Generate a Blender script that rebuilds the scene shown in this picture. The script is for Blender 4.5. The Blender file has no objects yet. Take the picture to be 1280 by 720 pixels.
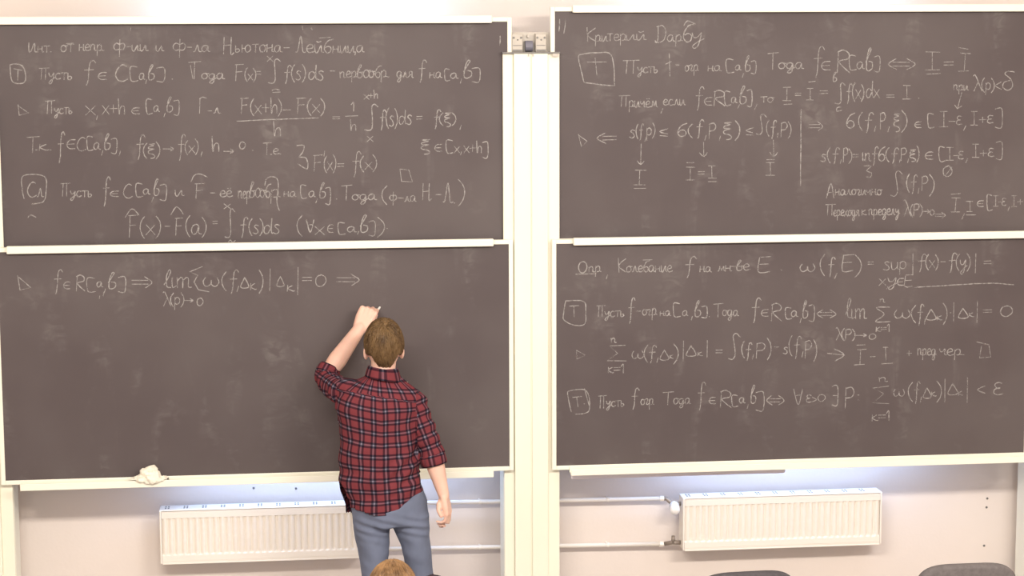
import bpy, bmesh, math, random
from mathutils import Vector, Matrix, noise
random.seed(7)
SC = bpy.context.scene
COL = SC.collection
# ------------------------------------------------------------------ camera
F = 2500.0
CAMZ = 3.1
YAW, PITCH, ROLL = 0.11549, 0.13192, -0.00331
FWD = Vector((math.sin(YAW)*math.cos(PITCH), math.cos(YAW)*math.cos(PITCH), -math.sin(PITCH)))
_r = Vector((math.cos(YAW), -math.sin(YAW), 0)); _u = _r.cross(FWD)
RGT = math.cos(ROLL)*_r + math.sin(ROLL)*_u
UPV = -math.sin(ROLL)*_r + math.cos(ROLL)*_u
cam = bpy.data.cameras.new('camera'); camo = bpy.data.objects.new('camera', cam); COL.objects.link(camo)
M = Matrix((RGT, UPV, -FWD)).transposed().to_4x4(); M.translation = (0, 0, CAMZ)
camo.matrix_world = M
cam.sensor_width = 36; cam.lens = F/1280*36; cam.clip_end = 100
SC.camera = camo
# ------------------------------------------------------------------ world, lamps, exposure
w = bpy.data.worlds.new('world'); SC.world = w; w.use_nodes = True
w.node_tree.nodes['Background'].inputs[0].default_value = (1.0, .955, .975, 1)
w.node_tree.nodes['Background'].inputs[1].default_value = 1.1
vs = SC.view_settings
vs.view_transform = 'Standard'; vs.look = 'None'; vs.gamma = 1; vs.exposure = 0; vs.use_curve_mapping = False
def area(name, loc, aim, sx, sy, power, col):
    l = bpy.data.lights.new(name, 'AREA'); l.shape = 'RECTANGLE'; l.size = sx; l.size_y = sy; l.energy = power; l.color = col
    o = bpy.data.objects.new(name, l); COL.objects.link(o); o.location = loc
    o.rotation_euler = (Vector(aim)-Vector(loc)).to_track_quat('-Z', 'Y').to_euler()
    return o
WARM = (1.0, .935, .84)
area('ceiling_lamp', (-0.6, 4.2, 4.12), (-0.6, 6.4, 1.0), 2.6, .5, 268, WARM)
area('ceiling_lamp', (3.2, 4.2, 4.12), (3.2, 6.4, 1.0), 2.6, .5, 260, WARM)
area('board_lamp', (-0.1, 8.0, 4.0), (-0.1, 9.6, 1.6), 2.2, .12, 7, WARM)
area('board_lamp', (2.6, 8.0, 4.0), (2.6, 9.6, 1.6), 2.2, .12, 7, WARM)
BLUE = (.42, .61, 1.0)
for bx, ux in ((.18, .10), (2.56, 2.42)):       # added blue area lights behind each pair of boards; the glow's source is unknown
    area('added_backlight', (bx, 9.66, 1.10), (bx, 9.84, .86), 1.35, .12, 7.5, BLUE)
    area('added_backlight', (ux, 9.66, 3.0), (ux, 9.84, 3.24), 1.2, .12, 5.5, BLUE)
# ------------------------------------------------------------------ helpers
def P(px, py, Y):
    """point at depth Y (metres from the back row) seen at photograph pixel px, py"""
    d = RGT*((px-640)/F) + UPV*((360-py)/F) + FWD
    return Vector((0, 0, CAMZ)) + d*(Y/d.y)
def PX(px, py, Y): return P(px, py, Y).x
def PZ(px, py, Y): return P(px, py, Y).z

def wloc(o):
    v = Vector((0, 0, 0))
    while o is not None: v += o.location; o = o.parent
    return v
def tag(o, label=None, cat=None, group=None, kind=None):
    if label: o['label'] = label
    if cat: o['category'] = cat
    if group: o['group'] = group
    if kind: o['kind'] = kind
    return o
def thing(name, loc, label, cat, group=None):
    o = bpy.data.objects.new(name, None); COL.objects.link(o); o.location = loc; o.empty_display_size = .05
    return tag(o, label, cat, group)
def link_mesh(name, me, mat, parent=None, smooth=False):
    o = bpy.data.objects.new(name, me); COL.objects.link(o)
    if parent is not None:
        o.parent = parent
        off = -wloc(parent); me.transform(Matrix.Translation(off))
    if mat and not me.materials: me.materials.append(mat)
    if smooth:
        for p in me.polygons: p.use_smooth = True
    return o
class MB:
    def __init__(s): s.v = []; s.f = []
    def add(s, vs_, fs):
        n = len(s.v); s.v += [Vector(v) for v in vs_]; s.f += [[i+n for i in f] for f in fs]; return s
    def box(s, x0, x1, y0, y1, z0, z1):
        return s.add([(x, y, z) for x in (x0, x1) for y in (y0, y1) for z in (z0, z1)],
            [(0,1,3,2),(4,6,7,5),(0,4,5,1),(2,3,7,6),(0,2,6,4),(1,5,7,3)])
    def rings(s, rings, cap=True):
        n = len(rings[0]); vs_ = [p for r in rings for p in r]; fs = []
        for i in range(len(rings)-1):
            for j in range(n): fs.append((i*n+j, i*n+(j+1) % n, (i+1)*n+(j+1) % n, (i+1)*n+j))
        if cap:
            fs.append(tuple(range(n-1, -1, -1))); fs.append(tuple((len(rings)-1)*n+j for j in range(n)))
        return s.add(vs_, fs)
    def tube(s, pts, radii, n=14, round_ends=False, flat=None):
        pts = [Vector(p) for p in pts]
        if not hasattr(radii, '__len__'): radii = [radii]*len(pts)
        radii = list(radii)
        if round_ends:
            a, b = (pts[0]-pts[1]).normalized(), (pts[-1]-pts[-2]).normalized()
            A = [(pts[0]+a*radii[0]*math.sin(t), radii[0]*math.cos(t)) for t in (1.45, 1.0, .5)]
            B = [(pts[-1]+b*radii[-1]*math.sin(t), radii[-1]*math.cos(t)) for t in (.5, 1.0, 1.45)]
            pts = [p for p, _ in A]+pts+[p for p, _ in B]; radii = [r for _, r in A]+radii+[r for _, r in B]
        rs = []; up = None
        for i, p in enumerate(pts):
            t = (pts[min(i+1, len(pts)-1)]-pts[max(i-1, 0)]).normalized()
            if up is None: up = t.orthogonal().normalized() if flat is None else Vector(flat[0])
            up = (up - t*up.dot(t)).normalized(); sd = t.cross(up)
            k = 1 if flat is None else flat[1]
            rs.append([p + up*(math.cos(2*math.pi*j/n)*radii[i]*k) + sd*(math.sin(2*math.pi*j/n)*radii[i]) for j in range(n)])
        return s.rings(rs)
    def ell(s, c, r, rot=None, n=20, m=12):
        c = Vector(c); rs = []
        for i in range(m+1):
            a = math.pi*(i+.02)/(m+.04); rr = math.sin(a)
            ring = [Vector((r[0]*rr*math.cos(2*math.pi*j/n), r[1]*rr*math.sin(2*math.pi*j/n), -r[2]*math.cos(a))) for j in range(n)]
            rs.append([c+(rot @ p if rot else p) for p in ring])
        return s.rings(rs)
    def mesh(s, name='m'):
        me = bpy.data.meshes.new(name); me.from_pydata([tuple(v) for v in s.v], [], s.f); me.update(); return me
    def build(s, name, mat, parent=None, smooth=False, bevel=0, seg=2):
        me = s.mesh(name)
        bm = bmesh.new(); bm.from_mesh(me); bmesh.ops.recalc_face_normals(bm, faces=bm.faces); bm.to_mesh(me); bm.free()
        o = link_mesh(name, me, mat, parent, smooth)
        if bevel:
            b = o.modifiers.new('bevel', 'BEVEL'); b.width = bevel; b.segments = seg; b.limit_method = 'ANGLE'; b.angle_limit = .7
        return o
    def remesh(s, voxel, smooth=4, factor=.5):
        """one continuous skin over everything added so far"""
        me = s.mesh('tmp')
        bm = bmesh.new(); bm.from_mesh(me); bmesh.ops.recalc_face_normals(bm, faces=bm.faces); bm.to_mesh(me); bm.free()
        o = bpy.data.objects.new('tmp', me); COL.objects.link(o)
        r = o.modifiers.new('r', 'REMESH'); r.mode = 'VOXEL'; r.voxel_size = voxel
        k = o.modifiers.new('s', 'SMOOTH'); k.iterations = smooth; k.factor = factor
        dg = bpy.context.evaluated_depsgraph_get(); dg.update()
        out = bpy.data.meshes.new_from_object(o.evaluated_get(dg))
        bpy.data.objects.remove(o); bpy.data.meshes.remove(me)
        return out

def lin(c):
    return tuple((x/12.92 if x <= .04045 else ((x+.055)/1.055)**2.4) for x in [v/255 for v in c])
def mat(name, rgb, rough=.6, var=0, scale=20, bump=0, bscale=200, metal=0, stretch=(1, 1, 1), spec=.5, rgb2=None):
    m = bpy.data.materials.new(name); m.use_nodes = True
    nt = m.node_tree; b = nt.nodes['Principled BSDF']
    c = lin(rgb); b.inputs['Roughness'].default_value = rough; b.inputs['Metallic'].default_value = metal
    b.inputs['Specular IOR Level'].default_value = spec
    b.inputs['Base Color'].default_value = (*c, 1)
    tc = nt.nodes.new('ShaderNodeTexCoord'); mp = nt.nodes.new('ShaderNodeMapping'); mp.inputs['Scale'].default_value = stretch
    nt.links.new(tc.outputs['Object'], mp.inputs['Vector'])
    if var or rgb2:
        n = nt.nodes.new('ShaderNodeTexNoise'); n.inputs['Scale'].default_value = scale; n.inputs['Detail'].default_value = 5
        nt.links.new(mp.outputs[0], n.inputs['Vector'])
        r = nt.nodes.new('ShaderNodeValToRGB'); r.color_ramp.elements[0].position = .3; r.color_ramp.elements[1].position = .7
        c2 = lin(rgb2) if rgb2 else tuple(x*(1+var) for x in c)
        c1 = c if rgb2 else tuple(x*(1-var) for x in c)
        r.color_ramp.elements[0].color = (*c1, 1); r.color_ramp.elements[1].color = (*c2, 1)
        nt.links.new(n.outputs['Fac'], r.inputs[0]); nt.links.new(r.outputs[0], b.inputs['Base Color'])
    if bump:
        n2 = nt.nodes.new('ShaderNodeTexNoise'); n2.inputs['Scale'].default_value = bscale
        nt.links.new(mp.outputs[0], n2.inputs['Vector'])
        bp = nt.nodes.new('ShaderNodeBump'); bp.inputs['Strength'].default_value = bump; bp.inputs['Distance'].default_value = .01
        nt.links.new(n2.outputs['Fac'], bp.inputs['Height']); nt.links.new(bp.outputs[0], b.inputs['Normal'])
    return m
def nd(nt, t, **kw):
    n = nt.nodes.new(t)
    for k, v in kw.items(): setattr(n, k, v)
    return n
def math_n(nt, op, a, b=None, c=None):
    n = nt.nodes.new('ShaderNodeMath'); n.operation = op
    for i, x in enumerate((a, b, c)):
        if x is None: continue
        if isinstance(x, (int, float)): n.inputs[i].default_value = x
        else: nt.links.new(x, n.inputs[i])
    return n.outputs[0]

M_WALL = mat('painted_plaster', (231, 219, 211), .85, var=.025, scale=1.6, bump=.05, bscale=60)
M_FLOOR = mat('linoleum', (165, 156, 148), .5, var=.1, scale=12)
M_CEIL = mat('ceiling_paint', (235, 232, 226), .9)
M_FRAME = mat('white_enamel', (246, 243, 228), .35, var=.015, scale=3)
M_PILLAR = mat('cream_enamel', (244, 240, 222), .4, var=.015, scale=2)
M_RAD = mat('radiator_enamel', (244, 236, 226), .35)
M_STEEL = mat('grey_steel', (120, 116, 112), .4, metal=.4)
M_DARK = mat('dark_gap', (50, 48, 48), .8)
M_ALU = mat('dull_aluminium', (190, 182, 172), .5, metal=.2, var=.05, scale=30)

def board_material():
    m = bpy.data.materials.new('blackboard_slate'); m.use_nodes = True; nt = m.node_tree; b = nt.nodes['Principled BSDF']
    b.inputs['Roughness'].default_value = .55; b.inputs['Specular IOR Level'].default_value = .35
    tc = nd(nt, 'ShaderNodeTexCoord')
    def nz(scale, st, det=4, off=0, dist=0):
        mp = nd(nt, 'ShaderNodeMapping'); mp.inputs['Scale'].default_value = st; mp.inputs['Location'].default_value = (off, off*2, off*.7)
        nt.links.new(tc.outputs['Object'], mp.inputs[0])
        n = nd(nt, 'ShaderNodeTexNoise'); n.inputs['Scale'].default_value = scale; n.inputs['Detail'].default_value = det; n.inputs['Distortion'].default_value = dist
        nt.links.new(mp.outputs[0], n.inputs['Vector']); return n.outputs['Fac']
    broad = nz(1.3, (1, 1, 1), 3)
    wipes = nz(2.2, (2.2, 1, .8), 5, 3.1, 1.2)
    fine = nz(9, (1.3, 1, 2.4), 4, 7.7, 1.0)
    def ss(x, a, bb):
        r = nd(nt, 'ShaderNodeMapRange'); r.interpolation_type = 'SMOOTHSTEP'; r.inputs[1].default_value = a; r.inputs[2].default_value = bb
        nt.links.new(x, r.inputs[0]); return r.outputs[0]
    dust = math_n(nt, 'MULTIPLY', ss(wipes, .5, .8), ss(fine, .35, .75))
    amt = math_n(nt, 'ADD', math_n(nt, 'MULTIPLY', dust, .14), math_n(nt, 'MULTIPLY', ss(broad, .3, .7), .05))
    mx = nd(nt, 'ShaderNodeMix', data_type='RGBA'); nt.links.new(amt, mx.inputs[0])
    mx.inputs[6].default_value = (*lin((84, 74, 75)), 1); mx.inputs[7].default_value = (*lin((200, 195, 190)), 1)
    nt.links.new(mx.outputs[2], b.inputs['Base Color'])
    return m
M_BOARD = board_material()
def chalk_material():
    m = bpy.data.materials.new('chalk'); m.use_nodes = True; nt = m.node_tree; b = nt.nodes['Principled BSDF']
    b.inputs['Base Color'].default_value = (*lin((205, 200, 197)), 1); b.inputs['Roughness'].default_value = 1; b.inputs['Specular IOR Level'].default_value = 0
    tc = nd(nt, 'ShaderNodeTexCoord'); n = nd(nt, 'ShaderNodeTexNoise'); n.inputs['Scale'].default_value = 55; n.inputs['Detail'].default_value = 3
    nt.links.new(tc.outputs['Object'], n.inputs['Vector'])
    r = nd(nt, 'ShaderNodeMapRange'); r.inputs[1].default_value = .3; r.inputs[2].default_value = .7; r.inputs[3].default_value = .22; r.inputs[4].default_value = .60
    nt.links.new(n.outputs['Fac'], r.inputs[0]); nt.links.new(r.outputs[0], b.inputs['Alpha'])
    return m
M_CHALK = chalk_material()
# ------------------------------------------------------------------ the setting
YB = 9.5          # front plane of the two lower blackboards
YU = 9.55         # front plane of the two upper blackboards
YF = 9.53         # front of the pillar flanges
YC = 9.512        # front of the pillar covers
YW = 9.83         # wall
X0, X1, CH = -3.6, 5.6, 4.2
def struct(name, mb, m): return tag(mb.build(name, m), kind='structure')
struct('floor', MB().box(X0-.1, X1+.1, -.6, YW+.1, -.1, 0), M_FLOOR)
struct('wall_front', MB().box(X0-.1, X1+.1, YW, YW+.1, 0, CH), M_WALL)
struct('wall_left', MB().box(X0-.1, X0, -.6, YW, 0, CH), M_WALL)
struct('wall_right', MB().box(X1, X1+.1, -.6, YW, 0, CH), M_WALL)
struct('ceiling', MB().box(X0-.1, X1+.1, -.6, YW+.1, CH, CH+.1), M_CEIL)
struct('baseboard_front', MB().box(X0, X1, YW-.015, YW, 0, .08), mat('skirting', (190, 176, 160), .6))

# ------------------------------------------------------------------ pillars that carry the boards
def pillar(label, fl, fr, cl, cr, ztop, tops=True):
    """fl, fr: flange edges; cl, cr: cover edges (world x)"""
    xm = (fl+fr)/2
    t = thing('board_pillar', (xm, 9.62, 0), label, 'pillar', 'pillars carrying the blackboards')
    MB().box(fl+.002, fr-.002, YU+.034, YW-.09, 0, ztop-.004).build('rear_channel', M_PILLAR, t, bevel=.004)
    MB().box(cl+.02, cr-.02, YF+.012, YU+.034, 0, ztop-.004).build('web', M_PILLAR, t)
    for z in (.22, 1.5): MB().box(fl+.05, fr-.05, YW-.09, YW, z, z+.12).build('wall_bracket', M_STEEL, t)
    MB().box(fl, cl, YF, YF+.012, 0, ztop).build('flange', M_PILLAR, t, bevel=.003)
    MB().box(cr, fr, YF, YF+.012, 0, ztop).build('flange', M_PILLAR, t, bevel=.003)
    mid = (cl+cr)/2
    c = MB().box(cl, mid-.003, YC, YF+.012, 0, ztop).box(mid+.003, cr, YC, YF+.012, 0, ztop).box(mid-.003, mid+.003, YC+.004, YF+.012, 0, ztop)
    c.build('cover', M_PILLAR, t, bevel=.004)
    if tops:
        tp = MB().box(fl-.004, fr, YC-.002, YW-.1, ztop, ztop+.007).build('top_plate', M_STEEL, t)
        MB().box(fr-.036, fr-.008, YC-.006, YC, ztop-.014, ztop-.001).build('clip', M_ALU, t)
        for dx in (-.012, .01): MB().box(mid+dx-.003, mid+dx+.003, YC-.006, YC, ztop-.014, ztop-.001).build('stop_pin', M_ALU, t)
        y = YF+.02; zb = ztop+.007; zt = zb+.087
        xa, xb = PX(640, 55, y), PX(683, 55, y); wdt = xb-xa
        MB().box(xa, xb+.02, y+.035, y+.04, zb, zt+.006).build('back_plate', M_ALU, t)
        for k in (0, 1):
            bx = xa + k*(wdt-.052)
            bl = MB().box(bx, bx+.052, y, y+.035, zb, zt).build('bearing_block', M_ALU, t, bevel=.003)
            MB().box(bx+.004, bx+.048, y-.004, y, zb+.004, zb+.012).box(bx+.004, bx+.048, y-.003, y, zb+.03, zb+.033).build('slot_bar', M_STEEL, bl)
            for sx, sz in ((.008, .068), (.044, .068), (.027, .058)):
                MB().tube([(bx+sx, y, zb+sz), (bx+sx, y-.004, zb+sz)], .0055 if sz > .06 else .004, 10).build('screw', M_STEEL, bl)
        MB().tube([(xa+wdt/2-.018, y+.02, zb+.028), (xa+wdt/2+.018, y+.02, zb+.028)], .026, 20).build('pulley', mat('pulley_grey', (120, 118, 130), .5), t)
        MB().tube([(xa+wdt/2, y+.034, zb+.075), (xa+wdt/2, y+.02, zb+.075)], .008, 12).build('axle', M_ALU, t)
    return t
zpt = PZ(664, 67, YC)
fl, fr = (PX(628.6, 66, YF)+PX(630.5, 700, YF))/2, (PX(700.2, 66, YF)+PX(698.8, 700, YF))/2
cl, cr = PX(644, 640, YC), PX(685.5, 640, YC)
pillar('cream pillar in the middle with bearing blocks on its top, between the blackboard pairs', fl, fr, cl, cr, zpt)
wp = fr-fl
e = PX(16.8, 640, YF); pillar('cream pillar at the left edge beside the left radiator, cut by the photo edge', e-wp, e, e-wp+(cl-fl), e-(fr-cr), zpt, tops=False)
e = PX(1270, 640, 9.74); pillar('pillar at the right edge, its shaded side seen beside the wall screw holes', e, e+wp, e+(cl-fl), e+wp-(fr-cr), zpt, tops=False)

# ------------------------------------------------------------------ chalk handwriting: stroke alphabet
G = {}
def g(ch, wd, s): G[ch] = (wd, [[tuple(map(float, p.split(','))) for p in st.split()] for st in s.split(';')])
g('f', 6, '6,9 5,10.4 3.6,9.5 3,6 2.6,0 1.8,-3;1,5.2 5,5.4')
g('C', 7, '6,9.3 4,10.3 1.5,8 .2,4 1.5,.6 4,-.3 6.6,1')
g('a', 6, '4.5,5 3,6 1,5 .1,2.5 1,.2 3,.8 4.4,4.6 4.4,1 5.6,.3')
g('b', 5, '.2,4 2.2,8 3.4,10.6 2.4,11 1,7 .5,1 2,-.2 4,1.2 4,4 2,4.6')
g('x', 5, '0,6.2 4.6,0;4.4,6 0,0')
g('[', 4, '3.2,10 0,10 .4,0 3.6,0'); g(']', 4, '0,10 3.2,10 3,-.4 0,-.4')
g('(', 3, '2.3,11 .6,8 .1,4.5 .8,1 2.2,-1.6'); g(')', 3, '0,11 1.8,8 2.3,4.5 1.6,1 0,-1.8')
g(',', 2, '1.2,1 .4,-2.4'); g('.', 2, '.2,.3 .9,.3'); g('-', 4, '0,4 3.4,4.2'); g('=', 6, '0,5.6 5.2,5.8;0,2.8 5.2,3'); g('+', 6, '0,4 5,4.2;2.5,7 2.5,1')
g("'", 1.5, '.8,12 .4,9'); g('·', 1.5, '.3,4 .8,4'); g(':', 2, '.4,6 1,6;.4,2 1,2'); g(' ', 4, '0,-90')
g('1', 3, '0,7.5 1.8,10 1.8,0'); g('0', 6, '3,7 1,6 .2,3 1.2,.4 3.4,.3 5.2,3 4.6,6 2.6,7.2'); g('/', 3, '2.5,9 0,-1')
g('h', 5, '0,11 .5,0 1.2,4 2.6,6 4,5 4.2,0'); g('F', 7, '1,10 .4,0;0,10 6,10.3;.6,5.4 4.8,5.8'); g('E', 6, '.6,10 0,0 5,.2;.6,10 5.6,10.4;.4,5.2 4.4,5.4')
g('d', 6, '4,4.6 2.5,6 .6,5 0,2 1,0 3,1 4.6,5 5,11 4.8,2 5.6,.2'); g('s', 5, '4,5.6 2.2,6.3 1,5 3,3 3.6,1 2,-.3 0,.5')
g('R', 6, '.8,10 .2,0;.3,9.6 3,10.6 5.4,9 5,6.5 1,5 5.8,0'); g('I', 6, '.6,10 5,10;2.8,10 2.8,0;.2,0 5.2,0')
g('S', 7, '6.4,10 4.4,12 2.6,10.6 3.2,5 3.6,0 2,-2.6 -.4,-2'); g('P', 6, '.6,10 .2,-.8;.4,9.6 3.6,10.4 5.2,8 3.8,5.2 .5,4.6')
g('p', 5, '.6,6.4 .2,-4;.5,5 2.2,6.6 4,5 3.6,1.6 1.6,.6 .5,2'); g('l', 3.4, '0,2 1.8,6 3,10 2.2,11 1.1,7 1.3,1 3,.3'); g('i', 2.4, '.2,6 .4,.4 2,1')
g('m', 7, '0,6 .2,0;.2,4 1.6,6 2.6,5 2.6,0;2.6,4 4.2,6 5.2,5 5.2,.6 6.6,.3'); g('n', 5, '0,6 .2,0;.2,4 1.8,6 3.2,5 3.2,.6 4.6,.3')
g('u', 5, '0,6 .3,1 1.6,0 3.6,2 3.9,6 3.9,1 5,.3'); g('y', 5, '0,6 .6,3 2.4,3 4,6 3,-1 1.4,-4 .2,-3 2,-.6 5,2'); g('k', 5, '.4,9 .2,0;3.8,6 .4,3 4.4,0')
g('ξ', 4.4, '3.5,11 .5,10.5 3,9.3 .6,8 .4,6.4 3.2,6 .5,4.4 .4,2 2.4,1 3.6,-.8 3,-2.6 1.4,-3'); g('ε', 4.6, '4,8.4 2,9 .6,7.6 1.2,5.4 3,5 .6,4.2 .1,1.6 1.8,.2 4.2,.9')
g('ω', 7, '1,6 0,3 1,0 3,1.2 3.4,4 3.6,1 5.2,0 6.6,2.6 5.8,6'); g('σ', 5.4, '5,10.5 2,8.4 .2,4 .5,1 2.5,-.3 4.5,1.5 4,4.4 2,5 .5,3')
g('λ', 5, '0,10 1.2,10 4.6,0;2.5,6 .2,0'); g('δ', 6, '5.4,10.6 2.5,11 1.2,9.4 4,6 4.5,2 2.5,-.3 .3,1.5 .8,4.5 3.5,5.6'); g('Δ', 6, '2.6,8 0,0 5.4,.2 2.6,8')
g('Σ', 7, '6.4,10 .6,9.6 4,5.2 .2,.2 6.6,.2'); g('∫', 6, '5.6,11 4,12.6 2.8,11 3,5 3,-1 1.8,-3 -.4,-2.6'); g('∈', 6, '5,7.4 2,7.2 .3,4 1.5,.9 5,.6;.5,3.9 4.4,4.2')
g('∀', 6, '0,10 2.6,0 5,10;1,6 4,6.2'); g('∃', 6, '0,10 4.6,10 4.4,0 0,0;1,5 4.4,5'); g('≤', 7, '5.6,9 .4,6 5.6,3.4;.6,1.4 5.6,.8'); g('<', 6, '5,8 .4,4.4 5,1'); g('>', 6, '.4,8 5,4.4 .4,1')
g('⇒', 11, '0,6.2 8,6.2;0,3.2 8,3.2;6.4,9 10,4.6 6.8,.4'); g('⇐', 11, '3,6.4 10,6.6;3,3.4 10,3.6;4.4,9 .2,4.8 4.8,.6'); g('⇔', 12, '2,6.2 9,6.2;2,3.2 9,3.2;3.4,9 .2,4.6 3.6,.6;8,9 11.4,4.6 8,.6')
g('→', 9, '0,4.5 8,4.5;6,6.8 8.4,4.5 6,2.4'); g('|', 2, '.6,11 .4,-1.6'); g('Λ', 6, '0,0 2.8,10 5.4,0')
# Cyrillic
g('и', 5, '0,6 .2,1 1.4,.1 3.4,5.6 3.6,1 5,.4'); g('й', 5, '0,6 .2,1 1.4,.1 3.4,5.6 3.6,1 5,.4;1,8.6 2,7.8 3.4,8.8'); g('н', 5, '.2,6 0,0;.1,3 3.4,3.4;3.7,6 3.5,.8 4.8,.4')
g('т', 5, '0,6.2 4.6,6.4;2.3,6.2 2.2,0'); g('о', 5, '2.4,6 .7,5 .1,2.6 1.2,.2 3.2,.8 4,3.6 2.6,6 3.6,5.4 5,5.6'); g('е', 4.6, '.4,2.8 3.4,3.6 3.2,5.6 1.8,6 .3,4 .4,1.4 1.8,0 4.4,1')
g('п', 5.4, '0,6 .2,0;.2,4 1.8,6 3.4,5 3.4,.8 5,.3'); g('р', 5.4, '.5,6 .2,-4.4;.4,4 2.2,6.2 3.8,5 3.4,1 1.6,.4;3.6,1 5,.6'); g('ф', 7, '3.4,9 3.1,-4.4;3.2,5 1.4,6 .1,3.6 1,.8 3.2,1.4;3.2,5 5,6 6,4 5,1 3.2,1.2')
g('л', 5, '0,.3 1,1 2.4,6 3.4,.8 4.8,.4'); g('а', 5.6, '4,5 2.6,6 .8,5 .1,2.4 1.1,.2 2.8,1 4,4.8 4,1 5.4,.3'); g('ь', 4.6, '.3,6 .3,.6 1.6,0 3,1.4 2.2,3 .5,2.6'); g('ю', 7, '.2,6 0,0;.1,3 2,3.2;4,6 2.3,4 2.5,1 4,0 5.8,2 5.4,5 4,6')
g('б', 5, '5,10.6 2.4,9.6 .6,6 .2,2.4 1.6,0 3.4,.8 3.8,3.8 2.2,5 .6,4'); g('ц', 5.6, '0,6 .3,.8 1.6,.2 3.6,5.6 3.6,.6 5,.4 4.6,-2'); g('у', 5, '0,6 .8,3 2.4,3.2 4,6 2.8,-1.6 1.2,-4.2 .2,-3 2,-.4 5,2'); g('с', 4.6, '3.6,5.4 2,6 .4,4 .4,1.4 1.8,0 4.2,1')
g('д', 5.4, '4,5 2.4,6 .6,5 .1,2.4 1,.3 2.8,1 4,5 3.4,-2 2,-4.2 .6,-3.4 2,-1 5.2,1.4'); g('в', 4.6, '.2,3 2,7 3.2,9.6 2.2,10 .9,6 .5,1 1.8,-.1 3.6,1 3.4,3.6 1.6,4.2 4.4,4.4'); g('г', 4, '0,5 1.4,6 2.6,5 1.2,1 2,.1 3.8,1'); g('я', 5, '0,.3 1.8,2.6;3.8,6 1.8,6.2 1,4.6 2,3 3.8,3.2;3.8,6 3.7,.8 4.8,.4')
g('к', 5, '.3,6 .1,0;3.4,6 .4,3 3.4,.3 4.6,.6'); g('м', 6, '0,.4 1,1 1.8,6 3,1.4 4.6,6 4.9,.8 6,.4'); g('ч', 5, '.3,6 .6,3.6 2,3.2 3.6,5.8 3.5,.8 4.8,.4'); g('х', 5, '0,6 4.2,0;4,6 0,0'); g('ё', 4.6, '.4,2.8 3.4,3.6 3.2,5.6 1.8,6 .3,4 .4,1.4 1.8,0 4.4,1;.8,8 1.3,8;2.8,8.2 3.3,8.2'); g('—', 6, '0,4 5,4')
g('И', 7, '0,10 .2,1.4 1.4,.4 4.6,9.6 4.8,1 6.4,.4'); g('Н', 8, '.6,10 .2,0;.3,5 5,5.4;5.4,10 5,0 7,.6'); g('Л', 7, '0,.4 1.2,1.4 3.2,10.4 4.6,.8 6.4,.4'); g('П', 8, '0,9.6 7,10;1.8,9.8 1.3,0;4.6,9.9 4.4,0'); g('Т', 7.4, '0,9.6 6.8,10.2;3.3,9.9 3,0')
g('Г', 6, '.6,9.6 .2,0;.3,9.4 2.4,10.6 5,9.8'); g('К', 6, '.4,10 .8,0;5,9.6 .7,4.6 5.4,0'); g('Д', 8, '2.4,10 2,1 .4,.6;1.4,9.4 5,10.2 7,7 6,2 2.4,.2 .4,1.4'); g('А', 7, '0,0 3.4,10 5.4,0;1.4,3.6 4.8,4'); g('О', 8, '3.6,10 1,8.4 .1,4.4 1.8,.4 4.6,.6 6.6,4.6 5.6,9 3,10.2')

def catmull(pts, step=.9):
    if len(pts) < 3: return pts
    out = []; n = len(pts)
    for i in range(n-1):
        p0, p1, p2, p3 = pts[max(i-1, 0)], pts[i], pts[i+1], pts[min(i+2, n-1)]
        k = max(2, min(5, int(math.dist(p1, p2)/step)))
        for j in range(k):
            t = j/k
            out.append(tuple(.5*((2*b)+(-a+c)*t+(2*a-5*b+4*c-d)*t*t+(-a+3*b-3*c+d)*t**3) for a, b, c, d in zip(p0, p1, p2, p3)))
    out.append(pts[-1]); return out

def write_line(board, Y, spec):
    """spec: ';'-separated items. Text: 'txt@x0,x1,baseline,capheight'. Strokes: '~x,y x,y ...' ('^' straight corners). All on the board face."""
    mb = MB(); yy = Y-.0012
    def stroke(px):
        px = [(a+random.uniform(-.15, .15), b+random.uniform(-.15, .15)) for a, b in px]
        q = [P(a, b, yy) for a, b in px]
        hw = random.uniform(.0018, .0025)
        vs_ = []; n = len(q)
        for i, p in enumerate(q):
            t = (q[min(i+1, n-1)]-q[max(i-1, 0)]); t.y = 0
            if t.length < 1e-6: t = Vector((1, 0, 0))
            t.normalize(); s = Vector((-t.z, 0, t.x)); k = hw*(.75 if i in (0, n-1) else random.uniform(.85, 1.15))
            e_ = t*(hw*.6 if i == n-1 else (-hw*.6 if i == 0 else 0))
            vs_ += [p+s*k+e_, p-s*k+e_]
        b = len(mb.v)
        mb.add(vs_, [(2*i, 2*i+1, 2*i+3, 2*i+2) for i in range(n-1)])
    for item in spec.split('¦'):
        item = item.strip()
        if not item: continue
        if item[0] in '~^':
            pts = [tuple(map(float, p.split(','))) for p in item[1:].split()]
            stroke(catmull(pts, 2.5) if item[0] == '~' else pts); continue
        txt, nums = item.rsplit('@', 1); x0, x1, yb, h = map(float, nums.split(','))
        tot = sum(G[c][0] for c in txt)-.6; sx = (x1-x0)/tot; sy = h/10; cx = x0
        if len(nums.split(',')) > 4: pass
        for c in txt:
            wd, sts = G[c]; jy = random.uniform(-.25, .25); js = random.uniform(.94, 1.06)
            for st in sts:
                if st[0][1] < -50: continue
                stroke(catmull([(cx+a*sx, yb-(b*js+jy)*sy) for a, b in st], .9/max(sx, sy, .3)))
            cx += wd*sx
    me = mb.mesh('chalk_writing')
    return tag(link_mesh('chalk_writing', me, M_CHALK, board), 'white chalk handwriting')
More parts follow.
